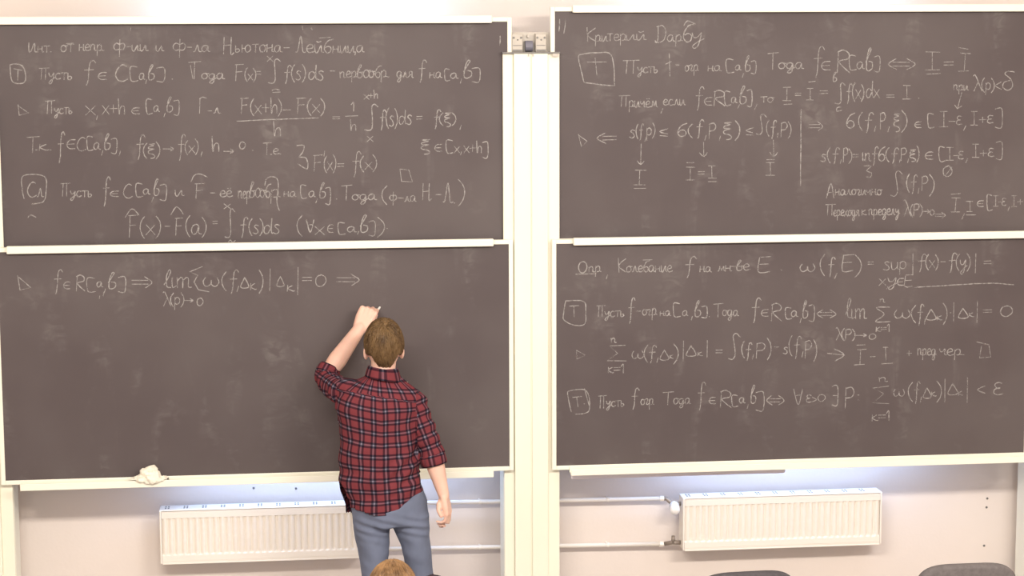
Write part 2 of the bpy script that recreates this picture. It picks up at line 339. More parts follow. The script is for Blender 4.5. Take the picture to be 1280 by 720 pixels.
# ------------------------------------------------------------------ blackboards
def blackboard(label, Y, xl, xr, zt, zb, rail=None, tray=None):
    t = thing('blackboard', ((xl+xr)/2, Y+.02, zb), label, 'blackboard', 'sliding blackboards')
    fw = .021
    MB().box(xl, xr, Y, Y+.022, zb, zt).build('writing_surface', M_BOARD, t)
    f = MB().box(xl-fw, xl, Y-.006, Y+.024, zb-fw, zt+fw).box(xr, xr+fw, Y-.006, Y+.024, zb-fw, zt+fw)
    f.box(xl, xr, Y-.006, Y+.024, zt, zt+fw).box(xl, xr, Y-.006, Y+.024, zb-fw, zb)
    f.build('frame', M_FRAME, t, bevel=.003)
    if rail:
        a, b = rail
        MB().box(a, b, Y-.034, Y-.006, zt-.006, zt+.030).build('grip_rail', M_FRAME, t, bevel=.004)
    if tray:
        a, b = tray
        MB().box(a, b, Y-.07, Y-.006, zb-.036, zb-.028).box(a, b, Y-.074, Y-.066, zb-.036, zb-.004).box(a, b, Y-.012, Y-.006, zb-.036, zb-.002).build('chalk_tray', M_FRAME, t, bevel=.002)
    return t
xLl = PX(7, 599.5, YB); xLr = PX(636.3, 450, YB); xRl = PX(695.3, 450, YB); xRr = PX(1283, 450, YB)
zLt, zLb = 3.1-1.0560, 3.1-2.1457
zRt, zRb = 3.1-1.0586, 3.1-2.1506
xUl = PX(1.5, 310, YU); xUr = PX(634, 26, YU); xVl = PX(693.4, 15, YU)
b_ll = blackboard('lower left blackboard with one line of chalk writing, behind the man', YB, xLl, xLr, zLt, zLb, (PX(8, 312, YB-.03), PX(617, 303, YB-.03)), (PX(25, 604, YB-.07), PX(617, 590, YB-.07)))
b_rl = blackboard('lower right blackboard with chalk text, above the right radiator', YB, xRl, xRr, zRt, zRb, (PX(717, 300, YB-.03), xRr), (PX(714, 590, YB-.07), xRr))
zUt = PZ(634, 26, YU); zVt = PZ(693.4, 15, YU); zVt = (zVt+PZ(1279, 12.2, YU))/2; zUt = (zUt+PZ(5, 30.4, YU))/2
b_lu = blackboard('upper left blackboard with six rows of chalk text, left of the middle pillar', YU, xUl, xUr, zUt, zUt-1.09, (PX(-2, 28, YU-.03), PX(615, 24, YU-.03)))
b_ru = blackboard('upper right blackboard with chalk text and a tall chalk divider, right of the middle pillar', YU, xVl, xRr, zVt, zVt-1.09, (PX(716, 12, YU-.03), xRr))

for s in [
 "Инт.@36,65,65,12¦от@76,92,64.5,14¦~83,54.5 92,54¦непр.@99,131,63.5,13¦ф@142,157,63.5,15¦—@159,164,63.5,13¦ии@165,184,63.5,13¦и@195,204,64,12¦ф@216,233,64.5,16¦—@234,240,64.5,14¦ла@242,262,65,14¦Н@279,293,67.5,22¦ьютона@294,352,65,15¦—@355,362,65,12¦Л@370,382,65.5,20¦ейб@383,415,65.5,16¦ница@416,455,65.5,14¦~399,47.5 413,46.5¦~625,45 625.3,50 624.7,56¦^163.5,35 163,38.5¦^378,33 378.5,37¦^389,35 390,37",
 "~12.5,81 22,80 30,85.5 31,102.5 15.5,102 12.5,81¦^17.5,86 27,88¦^22.5,87 22,100¦П@49,62,99,14¦усть@61,91,99.5,13¦f@103,118,100,24¦∈@122,134,100,13¦C@144,159,101.5,19¦[@163,172,101,16¦а@174,181,99.5,14¦,@181.5,183.5,101,14¦b@185,193,100,17¦]@196,206,101,15¦.@215,216,99,10¦Т@236,251,99,21¦~238,82 241,98¦ода@252,280,99,12¦F@294,305,101,19¦(x)@306,320,100,13¦=@321,326,96,12¦∫@336,350,98,19¦x@334,341,77,11¦~340,113 343,111.5 349,112.5¦~341,115.5 350,115¦f(s)@354,382,99.5,17¦ds@386,405,99.5,17¦—@413,419,93,10¦пер@425,446,97,13¦во@446,462,97,17¦об@461,476,97,14¦р.@476,487,97,14¦для@496,516,97,13¦f@522,532,97,20¦на@537,552,97.5,12¦[@556,562,100,13¦а@563,572,98,11¦,@575,577,100,15¦b@579,590,97,19¦]@590,600,101,16",
 "^22.5,131 24,144 35.5,141 22.5,132¦П@57,69,142,16¦усть@68,91,142.5,12¦x@107,119,144,19¦,@120,122,146,14¦x+h@128,156,142.5,17¦∈@164,175,143,11¦[@183,190,141.5,16¦а@192,199,140,13¦,@204,207,142,16¦b@208,216,140,17¦]@217,224,142.5,16¦Г@249,259,142,20¦—@260,265,143,12¦л@267,275,142,12¦F@301,311,142,19¦(x+h)@313,352,142,17¦—@354,364,142,12¦F@371,383,141.5,19¦(x)@384,406,141.5,17¦~296,151.5 350,149 398,147.5¦h@342,351,170,18¦=@416,425,151,9¦1@439,443,138.5,11¦^432,145.3 447,144.5¦h@438,445,163.5,12¦∫@457,472,157,21¦x@455,461,124,9¦+h@461,472,123,9¦x@459,466,177,11¦f(s)@474,497,157,19¦ds@499,515,155,18¦=@521,528,152,11¦f@541,550,156,18¦(ξ)@549,570,155,13¦,@574,577,158,16¦ξ@526,538,189,13¦∈@543,553,190,13¦[@558,566,191,15¦x,@568,577,191,12¦x+h@580,602,191,14¦]@603,610,196,18",
 "Т@34,49,191,19¦.к.@44,65,188,12¦f@71,80,195,28¦∈@83,95,187,17¦C@96,107,188,17¦[@109,116,187,15¦а@117,125,187,14¦,@126,129,190,17¦b@130,138,187,18¦]@139,146,190,16¦,@148,151,191,16¦f@169,180,192,24¦(@179,184,196,16¦ξ@185,194,194,13¦)@195,200,196,16¦→@204,217,191,11¦f@221,231,193,24¦(x)@231,248,191,15¦,@250,253,192,16¦h@265,274,189,17¦→@279,292,194,11¦0@299,307,186,12¦.@315,317,188,10¦Т@329,339,193,14¦.е.@338,352,193,12¦~371,182 380,182 378,191 374,196 383,198 384,211 373,205¦F'@392,406,214,20¦(x)@405,420,213,17¦=@422,430,211,12¦f@439,450,214,24¦(x)@450,471,212,16",
 "~30,248 27.5,235 29.5,219.5 55.5,220.5 57.5,240 54,252 40,255¦^500,211.3 511,212.5 515.5,227.3 502,226.5 500,211.3¦Cл@34,54,246,18¦П@76,88,245,17¦усть@88,116,246,12¦f@127,137,250,26¦∈@137,149,246,10¦C@154,165,247,17¦[@170,178,245,15¦а@179,187,243,12¦,@189,192,248,16¦b@192,199,244,18¦]@200,208,249,18¦и@219,229,245,12¦F@244,256,248,18¦~239,227 243,219 251,217.5 259,221.5¦—@263,270,246,12¦её@275,290,246,13¦пер@298,313,248,15¦во@312,326,247,19¦об@325,338,247,16¦р@338,350,247,16¦~331,232 334,222.5 344,221.5 348,230 346,252 349,263¦на@355,370,246,11¦[@376,383,247,16¦а@386,394,246,12¦,@394,397,250,14¦b@399,407,247,18¦]@407,413,254,19¦.@420,422,249,10¦Т@427,440,250,19¦ода@440,470,250,12¦(@477,484,253,19¦ф@487,496,251,12¦—ла@497,520,252,12¦Н@528,540,250,20¦—@545,552,248,12¦Л@554,566,253,23¦.@567,569,254,10¦)@573,581,253,26",
 "F@161,173,297,26¦(x)@175,201,294,21¦~156.5,271.5 165,261 174,269¦—@206,213,288,12¦F@219,229,294,22¦(а)@232,258,293,20¦~213.5,268.5 221,258.5 229,267.5¦=@266,272,283,11¦∫@282,293,290,24¦x@280,288,261,10¦~285,303.5 288,300 291,303.5 294,300.5¦f@299,309,291,19¦(s)@311,329,292,17¦ds@330,350,292,17¦(@371,378,292,20¦∀@383,393,290,16¦x@394,405,293,17¦∈@409,417,291,13¦[@423,431,292,14¦а,@434,449,290,12¦b@450,460,290,18¦]@461,469,293,17¦)@472,481,293,20¦.@483,485,286,10¦~35,272 38,268.5 45,271.5",
]: write_line(b_lu, YU, s)
for s in [
 "^22,344.6 25,362.5 38.5,359.6 22,345¦f@66,77,361,23¦∈@79,88,362,13¦R@95,105,364,19¦[@109,119,364,16¦а@121,128,359,12¦,@130,132,362,13¦b@135,145,361,19¦]@148,157,364,17¦⇒@165,191,360,15¦lim@205,239,360,21¦λ@204,213,382.5,17¦(p)@213,230,381,14¦→@230,241,380,9¦0@246,254,382,13¦^252.8,333.3 236.9,339.7 247.2,344 242.5,352.5 248,362 261,364.7¦ω@254,273,358,19¦(@277,283,360,19¦f@285,297,361,22¦,@295,299,360,20¦Δ@301,311,359,15¦к@313,320,362,13¦)@324,329,363,24¦|@336,340,360,23¦Δ@346,355,357,15¦к@359,368,364,13¦|@371,375,364,26¦=@378,390,355,14¦0@394,408,358,20¦⇒@421,450,357,16¦^124,373 124.5,370¦^129,370 130,365",
]: write_line(b_ll, YB, s)
for s in [
 "~699.5,24 699.3,31 698.8,39¦~707,25 706.4,33 704.8,42¦К@733,745,52,18¦ри@744,759,52,13¦тер@759,783,51,13¦ий@783,807,50,12¦Д@818,833,54,21¦ар@834,853,52,14¦б@854,866,52,22¦~855,32 859,26 869,30¦у@865,878,52,20",
 "~730,103 723,72.5 727,68 745,66 764,69 768,102 764,107 730,103¦^734,77.5 758,77.5¦^744,72.5 746,94¦П@779,800,92,16¦усть@797,823,91,12¦^836.5,67 837.5,95¦~832,80 839,77¦—@845,849,86,12¦огр@856,873,89,13¦на@885,901,89,11¦[@908,917,90,16¦а@919,926,88,11¦,@927,930,93,14¦b@931,938,89,18¦]@939,945,91,14¦Т@960,973,87,20¦ода@973,1004,86,13¦f@1015,1029,89,28¦∈@1026,1039,88,15¦R@1046,1061,91,26¦[@1062,1070,87,17¦а@1071,1080,86,15¦b@1082,1091,88,24¦]@1093,1100,88,17¦⇔@1110,1144,88,16¦^1157,64.8 1175,65.2¦^1165.5,65 1165.3,87¦^1156.5,87.5 1175,87.2¦^1157.5,92.5 1175.5,91.8¦=@1180,1192,85,13¦^1199,59.5 1210,61.5¦^1200,66.5 1213,67¦^1206.5,66.7 1205.3,89¦^1198,89 1211,88.6",
 "П@774,788,133,14¦ричём@786,821,134,13¦,@825,829,137,16¦если@829,856,131.5,12¦f@868,879,131,21¦∈@880,891,132,14¦R@892,905,132,18¦[@906,913,131,17¦а@914,921,129,12¦,@921,925,132,14¦b@924,933,130,20¦]@934,940,131,18¦,@942,947,132,18¦то@951,967,128,11¦I@978,989,126,16¦^980,130.5 990,130¦=@994,1001,122,10¦I@1008,1017,125,15¦^1011,102.5 1019,101.5¦=@1025,1035,120,12¦∫@1045,1056,125,17¦b@1041,1046,102,10¦~1051,134 1046.5,134.5 1046,139 1052,138¦f(x)@1057,1080,124,18¦dx@1083,1099,122,18¦=@1108,1118,124,10¦I@1128,1139,124,18¦.@1148,1149,123,10",
 "при@1192,1210,113,11¦λ@1217,1227,114,18¦(р)@1227,1243,113,14¦<@1244,1252,113,13¦δ@1253,1268,112,20¦^1202,116 1197,135¦^1193.5,131.5 1196.7,136 1202,132.5¦^723.2,168 727,183.5 733.7,176.5 723.5,169¦⇐@746,771,180,16¦s@787,794,172,15¦(f@795,804,171,15¦,@805,808,173,14¦р)@808,819,170,15¦≤@824,836,171,11¦σ@847,858,170,16¦(@860,866,170,14¦f@869,879,168,17¦,@880,883,171,18¦Р@886,895,172,18¦,@898,901,172,16¦ξ@904,915,170,15¦)@919,925,172,20¦≤@932,943,170,11¦S@946,958,164,18¦(f,@958,973,168,16¦Р)@976,989,170,16¦~1001.3,137 1001,185 1000.7,232¦⇒@1011,1029,164,13¦σ@1058,1068,160,18¦(f,@1073,1095,160,18¦Р@1100,1107,160,19¦,@1109,1112,160,18¦ξ@1117,1125,160,16¦)@1127,1134,161,22¦∈@1143,1152,160,10¦[@1160,1167,159,16¦I@1174,1185,158,18¦—ε@1186,1202,156,12¦,@1203,1208,159,16¦I@1213,1222,156,17¦+ε@1224,1241,154,11¦]@1244,1253,158,21".replace('Р', 'P').replace('р)', 'p)'),
 "^801.5,180 801,205¦~796.5,201 801,205.6 805,201.5¦^879.4,178 879.8,195.5¦~874.5,191 879.8,196 884,191¦^966.7,175 967.2,195.5¦~962.5,190.5 967.2,196 972,190.5¦^793.2,212.7 807.4,212.7¦^799.6,212.7 799,230.4¦^792.5,231 806.2,231¦^792.5,235.4 807.4,235.4¦^858.6,203.3 867.6,203.3¦^858,209 868,209¦^862.9,209 862.9,225¦^857.7,225 867.6,225¦=@873,881,221,12¦^885.3,207.3 894,207.3¦^889.5,207.3 890,221.4¦^885.3,222.6 895.4,222.6¦^885.3,226.9 895.9,226.9¦^958.5,199.5 967.9,199.5¦^957.7,203.3 967.9,203.3¦^962.7,203.3 963.2,219¦^957.3,219 967.9,219",
 "s@1026,1033,202,14¦(f,@1034,1052,201,15¦P@1054,1060,201,16¦)@1061,1065,202,15¦=@1066,1073,199,11¦inf@1078,1097,201,17¦σ@1098,1106,201,16¦(f,@1107,1126,200,14¦P,@1126,1136,200,14¦ξ@1137,1145,199,10¦)@1146,1149,200,16¦∈@1156,1167,200,13¦[@1174,1181,201,16¦I@1182,1192,200,16¦-ε@1192,1204,199,11¦,@1206,1210,200,14¦I@1215,1224,197,16¦+ε@1225,1242,196,12¦]@1245,1253,198,20¦~1080,207.5 1089,207.5 1083,213.5 1089.5,216 1088,221.5 1083,221¦~1186,207 1179.5,211 1180,219 1186,220.5 1190.5,214 1186,207¦^1181,220 1190,209¦А@1033,1044,247,18¦налогично@1044,1102,244,12¦S@1114,1128,240,23¦(f,@1133,1149,237,18¦P@1152,1160,237,17¦)@1162,1168,241,21",
 "П@1032,1045,269,14¦ереходя@1042,1074,270,12¦к@1077,1083,269,10¦пределу@1086,1124,269,13¦λ@1130,1138,270,18¦(P)@1138,1153,269,13¦→0@1153,1168,269,10¦⇒@1169,1182,273,9¦^1189,242.7 1200.7,242¦^1190,247.4 1200.7,247.4¦^1195.3,247.4 1193.6,265¦^1189,265 1199.5,265¦,@1201,1206,269,20¦^1207.8,251.6 1216,251.6¦^1212.5,251.6 1212.5,264¦^1208.5,264.4 1216,264.4¦^1207.8,268.6 1219.6,268.6¦∈@1221,1230,259,11¦[@1234,1240,262,18¦I@1241,1248,258,13¦-ε@1248,1257,257,11¦,@1259,1262,260,14¦I@1264,1271,258,13¦+@1272,1279,256,10",
]: write_line(b_ru, YU, s)
for s in [
 "О@723,735,341,15¦пр@736,751,340,12¦~720,342.8 745,342¦,@757,760,345,14¦К@772,783,341,17¦олеб@783,811,340,13¦ание@811,840,340,13¦~804,325 815,324.5¦f@854,869,341,19¦на@875,889,340,11¦мн@897,914,339,11¦—@914,920,338,12¦ве@920,937,338,13¦E@948,963,340,19¦.@976,978,338,10¦ω@1000,1018,339,16¦(@1025,1031,341,20¦f@1034,1043,340,19¦,@1042,1047,343,18¦E@1053,1067,339,19¦)@1069,1077,342,21¦=@1085,1092,333,9¦sup@1104,1133,337,16¦|@1140,1143,340,21¦f@1146,1157,335,17¦(x)@1157,1173,335,15¦—@1176,1182,332,12¦f@1184,1195,335,18¦(y)@1195,1213,336,17¦|@1218,1222,338,19¦=@1230,1239,333,12¦x@1099,1107,357,14¦,@1108,1110,359,10¦y@1110,1121,356,15¦∈@1121,1130,357,12¦E@1131,1141,358,14¦~1144,359 1165,358 1204,355.5 1240,354 1267,356",
 "~707,376 729.5,376.7 732,390 730.7,405 718,406.5 705,400 704.7,390 707,376¦^711.8,382.6 723.6,382¦^717,382.6 717.7,395.6¦П@746,757,396,14¦усть@756,781,396,11¦f@784,793,397,23¦—@796,801,394,12¦огр@803,821,394,13¦на@825,838,395,10¦[@842,850,395,16¦а@853,860,395,11¦,@863,866,397,14¦b@868,876,396,18¦]@877,884,396,13¦.@886,887,396,10¦Т@892,904,396,17¦ода@903,923,395,12¦f@938,950,396,24¦∈@951,961,396,12¦R@964,976,401,20¦[@982,989,398,13¦а@989,997,396,12¦,@999,1002,400,15¦b@1003,1010,397,19¦]@1011,1018,400,17¦⇔@1021,1045,398,12¦lim@1057,1083,398,21¦λ@1045,1053,425,14¦(P)@1052,1069,424,12¦→@1070,1083,423,8¦0@1086,1095,424,10¦Σ@1094,1112,402,19¦n@1100,1106,378,7¦к=1@1095,1112,414.5,9¦ω@1118,1137,398,18¦(@1139,1145,401,18¦f,@1146,1157,401,19¦Δ@1158,1170,399,15¦к@1171,1178,400,9¦)@1179,1184,402,20¦·@1187,1189,395,10¦|@1191,1194,399,20¦Δ@1198,1210,397,15¦к@1211,1217,396,8¦|@1220,1224,400,22¦=@1229,1240,393,10¦0@1250,1266,396,18",
 "^720.8,438 721.2,448.7 732,444 721,438¦^781.4,431.7 761.8,432.2 772,441.6 759,451 782.6,451¦n@764,770,428,9¦к=1@760,780,466,11¦ω@790,804,448,16¦(@805,810,450,17¦f,@810,823,449,17¦Δ@825,836,449,15¦к@837,842,448,8¦)@842,848,451,20¦|@853,856,448,21¦Δ@858,870,444,15¦к@872,878,445,8¦|@883,886,444,16¦=@895,903,444,12¦S@911,925,443,22¦(f,@927,942,445,17¦P@945,957,446,18¦)@959,964,446,21¦—@968,974,438,12¦s@979,985,442,13¦(f,@986,1004,442,20¦P@1006,1015,446,20¦)@1017,1021,448,21¦^1034.3,441.6 1055.5,444¦~1043,436 1055,443.5 1044,451¦^1071,431.5 1081.5,431¦^1072,437 1082.7,436.5¦^1075.6,437 1075,455¦^1067.4,456.3 1080.3,455.4¦-@1088,1094,450,10¦^1104,434 1110,434¦^1107,434 1107.5,451¦^1101.6,454.6 1115.8,454¦+@1133,1140,446,10¦пред.@1147,1172,444,13¦чер.@1174,1206,444,13¦^1221,427.5 1236,431 1238.5,446.3 1224.3,447.5 1226.7,432.2",
 "~714,514.5 709.5,493 712,488.5 730.7,487.3 736.5,498 735.5,514.5 719,518¦~730.7,486 736.5,507.5¦^715.3,496.7 727,495.6¦^721,496.7 722.5,508.5¦.@730,731,505,10¦П@748,759,510,16¦усть@758,781,508,11¦f@788,798,506,21¦огр@801,817,506,12¦Т@829,842,506,15¦ода@842,863,505,12¦f@871,881,505,25¦∈@886,895,505,12¦R@900,913,509,21¦[@915,922,508,14¦а@924,931,504,12¦,@933,936,507,14¦b@938,945,504,20¦]@945,955,512,20¦⇔@958,980,507,13¦∀@992,1004,506,19¦ε@1008,1014,503,11¦>@1015,1021,503,8¦0@1022,1032,502,13¦∃@1040,1048,506,22¦P@1056,1068,508,25¦:@1071,1075,503,15¦^1111,482.5 1091,485 1105,492 1091,503.8 1111,504.5¦n@1099,1109,477,9¦к=1@1090,1112,526,12¦ω@1117,1130,495,15¦(@1135,1141,499,20¦f,@1142,1152,498,20¦Δ@1154,1164,497,15¦к@1164,1170,495,9¦)@1171,1177,499,22¦|@1180,1183,499,24¦Δ@1185,1197,492,15¦к@1198,1203,494,9¦|@1208,1211,499,24¦<@1221,1232,493,13¦ε@1242,1253,494,18",
]: write_line(b_rl, YB, s)
# narrow ledge under the right tray (a part of that board)
zl = PZ(716, 597.8, YB+.06)
MB().box(PX(712.5, 594, YB+.06), PX(980, 588, YB+.06), YB+.03, YB+.10, zl, zRb-.0215).build('ledge', mat('ledge_enamel', (236, 228, 236), .4), b_rl, bevel=.008, seg=3)

# ------------------------------------------------------------------ radiators
M_NICK = mat('nickel_fitting', (150, 138, 128), .4, metal=.3)
def radiator(label, a, b, top, bot, valve):
    """a, b: left and right end (x); top, bot: z of the front panel; valve: which end the pipes meet"""
    yf, yb = YW-.145, YW-.04
    t = thing('radiator', ((a+b)/2, (yf+yb)/2, bot), label, 'radiator', 'panel radiators under the blackboards')
    n = 32; per = (b-a-.02)/n; K = 8
    xs = [a+.01+per*i/K for i in range(n*K+1)]
    h = top-bot
    zs = [(0, 0), (.018, 0), (.022, .3), (.055, .3), (.062, 0), (.15, 0), (.165, 0), (.20, 1), (.5, 1), (.83, 1), (.855, 1), (.87, 0), (.93, 0), (.985, 0), (1, 0)]
    vs_ = []
    for fz, k in zs:
        for i, x in enumerate(xs):
            ph = (i % K)/K
            d = (.5-.5*math.cos(2*math.pi*ph))**.5
            rec = .012*(1-d)*k if k in (0, 1) else .003*k
            vs_.append((x, yf+rec, bot+fz*h))
    nx = len(xs)
    fs = [(r*nx+i, r*nx+i+1, (r+1)*nx+i+1, (r+1)*nx+i) for r in range(len(zs)-1) for i in range(nx-1)]
    fp = MB(); fp.add(vs_, fs); fp.box(a+.01, b-.01, yf+.012, yf+.02, bot, top)
    o = fp.build('front_panel', M_RAD, t, smooth=False)
    MB().box(a+.01, b-.01, yb-.02, yb, bot, top).build('rear_panel', M_RAD, t)
    MB().box(a, a+.009, yf-.001, yb, bot+.004, top+.004).build('side_panel', M_RAD, t, bevel=.003)
    MB().box(b-.009, b, yf-.001, yb, bot+.004, top+.004).build('side_panel', M_RAD, t, bevel=.003)
    gr = MB().box(a, b, yf+.004, yb, top+.0005, top+.006).build('top_grille', M_RAD, t, bevel=.002)
    sl = MB(); x = a+.025; 
    while x < b-.04:
        for k in range(2):
            for r in range(2): sl.box(x+k*.014, x+k*.014+.008, yf+.035+r*.03, yf+.055+r*.03, top+.0055, top+.0066)
        x += .0905
    sl.build('grille_slots', M_STEEL, gr)
    for x in (a+.2, b-.2): MB().box(x, x+.03, yb, YW, bot+.05, top-.03).build('wall_bracket', M_RAD, t)
    sg = -1 if valve == 'left' else 1
    xe = a if valve == 'left' else b
    zu, zd = top-.035, bot+.03; yp = YW-.055
    # upper valve with thermostat head
    v = MB().tube([(xe, yp-.03, zu), (xe+sg*.05, yp-.03, zu)], .011, 14).tube([(xe+sg*.045, yp-.03, zu), (xe+sg*.066, yp, zu+.02), (xe+sg*.082, yp, zu+.022)], .011, 12)
    v = v.build('valve_body', M_NICK, t, smooth=True)
    c = Vector((xe+sg*.036, yp-.035, zu)); ax = Vector((sg*.12, -1, -.35)).normalized()
    hd = MB().tube([c, c+ax*.012, c+ax*.015, c+ax*.06, c+ax*.07, c+ax*.072], [.018, .019, .026, .025, .019, .004], 20)
    hd.build('thermostat_head', mat('thermostat_white', (248, 246, 246), .35), v, smooth=True)
    lv = MB().tube([(xe, yp-.03, zd), (xe+sg*.04, yp-.02, zd), (xe+sg*.075, yp, zd-.012)], .011, 12)
    lv.tube([(xe+sg*.036, yp-.022, zd), (xe+sg*.036, yp-.022, zd+.034)], [.011, .009], 12)
    lv.build('return_valve', M_NICK, t, smooth=True)
    return zu+.022, zd-.012, xe+sg*.082, yp
yf = YW-.145
aL, bL = PX(199, 640, yf), PX(458, 640, yf)
tL, bot_L = PZ(201, 640, yf), PZ(201, 706, yf)
aR, bR = PX(854, 625, yf), PX(1103, 616, yf)
tR = (PZ(854, 625.3, yf)+PZ(1102, 616, yf))/2; bot_R = (PZ(854, 690.5, yf)+PZ(1102, 679.5, yf))/2
ul = radiator('white panel radiator on the left, its right end behind the man', aL, bL, tL, bot_L, 'right')
ur = radiator('white panel radiator on the right with a white thermostat knob at its left end', aR, bR, tR, bot_R, 'left')
for nm, a, b, lab in (('upper', ul[0], ur[0], 'upper of the two white heating pipes on the wall between the radiators'), ('lower', ul[1], ur[1], 'lower of the two white heating pipes on the wall between the radiators')):
    p0 = Vector((ul[2], YW-.055, a)); p1 = Vector((ur[2]-.0, YW-.055, b))
    t = thing('heating_pipe', (p0+p1)/2, lab, 'pipe', 'heating pipes')
    MB().tube([p0, p1], .0105, 16).build('tube', M_RAD, t, smooth=True)
    for e, s in ((p0, 1), (p1, -1)): MB().tube([e, e+Vector((s*.02, 0, 0))], .014, 8).build('union_nut', M_RAD, t)
    for px in (600, 760):
        x = PX(px, 640, YW-.06); z = a+(b-a)*(x-p0.x)/(p1.x-p0.x)
        MB().tube([(x, YW-.055, z), (x, YW+.002, z)], .005, 8).tube([(x-.006, YW-.055, z), (x+.006, YW-.055, z)], .0125, 14).build('pipe_clip', M_RAD, t)

# ------------------------------------------------------------------ small wall marks
for px, py, lab in ((1234, 623, 'upper screw of the close pair on the wall right of the radiator'), (1233, 634, 'lower screw of the close pair on the wall right of the radiator'), (1230, 682, 'single low screw on the wall above the right chair'), (317, 610, 'small dark screw on the wall above the left radiator'), (370, 610.5, 'small dark screw on the wall left of the man, above the radiator')):
    p = P(px, py, YW)
    tag(MB().tube([p+Vector((0, .001, 0)), p+Vector((0, -.003, 0)), p+Vector((0, -.004, 0))], [.006, .006, .003], 10).build('wall_screw', M_STEEL), lab, 'screw', 'screws left in the wall')

# ------------------------------------------------------------------ cleaning cloth on the left tray
def cloth():
    mb = MB(); yc = YB-.045
    def E(px, py, rx, rz, ry=.026, dy=0): mb.ell(P(px, py, yc+dy), (rx, ry, rz))
    E(188, 593, .050, .032); E(189, 587, .036, .018); E(178, 597, .040, .016); E(170, 599, .030, .008); E(200, 597, .036, .012); E(207, 599, .020, .006); E(182, 590, .03, .02)
    E(190, 598, .05, .022, .03, -.025); E(180, 600, .04, .014, .012, -.035); E(190, 603, .035, .013, .012, -.036); E(197, 600, .03, .012, .012, -.036); E(186, 598, .075, .016, .03)
    me = mb.remesh(.004, 3)
    nrm = [v.normal.copy() for v in me.vertices]
    for v in me.vertices:
        c = v.co*1.0
        d = noise.noise(c*45)*.007 + noise.noise(c*95+Vector((3, 1, 2)))*.004 + abs(noise.noise(Vector((c.x*60+c.z*30, c.y*30, c.z*20))))*-.008
        v.co += nrm[v.index]*d
        q = v.co; zb = zLb
        if q.y > YB-.0145: q.y = YB-.0145
        if q.y > YB-.0785: q.z = max(q.z, zb-.0025)
        if q.y > YB-.015: q.z = max(q.z, zb+.001)
    o = link_mesh('cleaning_cloth', me, mat('damp_white_cloth', (244, 238, 222), .95, var=.05, scale=40, bump=.25, bscale=300), None, True)
    tag(o, 'crumpled white cleaning cloth lying on the tray of the lower left blackboard', 'cloth')
cloth()

# ------------------------------------------------------------------ chairs
M_FAB = mat('grey_upholstery', (112, 106, 106), .95, var=.13, scale=60, bump=.3, bscale=500)
M_FAB2 = mat('dark_grey_upholstery', (84, 80, 84), .95, var=.13, scale=60, bump=.3, bscale=500)
M_BLK = mat('black_steel', (38, 38, 40), .45, metal=.3)
def chair(cx, yb, ztop, rot, m, label, name='office_chair'):
    t = thing(name, (cx, yb, 0), label, 'chair', 'grey upholstered chairs in the front row')
    hw, bh, bz = .232, .37, ztop-.185
    rings = []
    for yy, k in ((-.032, .86), (-.029, .95), (-.018, 1), (.006, 1), (.018, .96), (.022, .88)):
        r = []
        for j in range(48):
            a = 2*math.pi*j/48; c, s_ = math.cos(a), math.sin(a); e = 2/3.9
            x = hw*k*math.copysign(abs(c)**e, c); z = bh/2*(1-(1-k)*.7)*math.copysign(abs(s_)**e, s_)
            r.append((cx+x, yb+yy+.30*x*x - .10*z, bz+z))
        rings.append(r)
    MB().rings(rings).build('backrest', m, t, smooth=True)
    rings = []
    for zz, k in ((-.03, .9), (-.02, .99), (0, 1), (.025, .98), (.04, .88)):
        r = []
        for j in range(40):
            a = 2*math.pi*j/40; c, s_ = math.cos(a), math.sin(a); e = 2/3.6
            r.append((cx+.235*k*math.copysign(abs(c)**e, c), yb+.27+.22*k*math.copysign(abs(s_)**e, s_), .43+zz))
        rings.append(r)
    MB().rings(rings).build('seat', m, t, smooth=True)
    for sx in (-1, 1):
        MB().tube([(cx+sx*.19, yb+.11, .41), (cx+sx*.215, yb+.02, .01)], .011, 10, True).build('leg', M_BLK, t, True)
        MB().tube([(cx+sx*.19, yb+.43, .41), (cx+sx*.215, yb+.48, .01)], .011, 10, True).build('leg', M_BLK, t, True)
        MB().tube([(cx+sx*.12, yb+.2, .40), (cx+sx*.12, yb+.06, .42), (cx+sx*.12, yb+.035, .50), (cx+sx*.12, yb+.022, bz-.05)], .011, 10, True).build('back_support', M_BLK, t, True)
    bpy.context.view_layer.update()
    for c in t.children: pass
    t.rotation_euler.z = rot
    return t
chair(PX(1208, 712, 8.3), 8.3, PZ(1208, 703, 8.3), 0, M_FAB, 'grey upholstered chair back at the bottom right, in front of the wall screws')
chair(PX(933, 716, 8.3), 8.3, PZ(933, 713, 8.3), .06, M_FAB2, 'darker grey chair back below the right radiator, at the bottom edge')
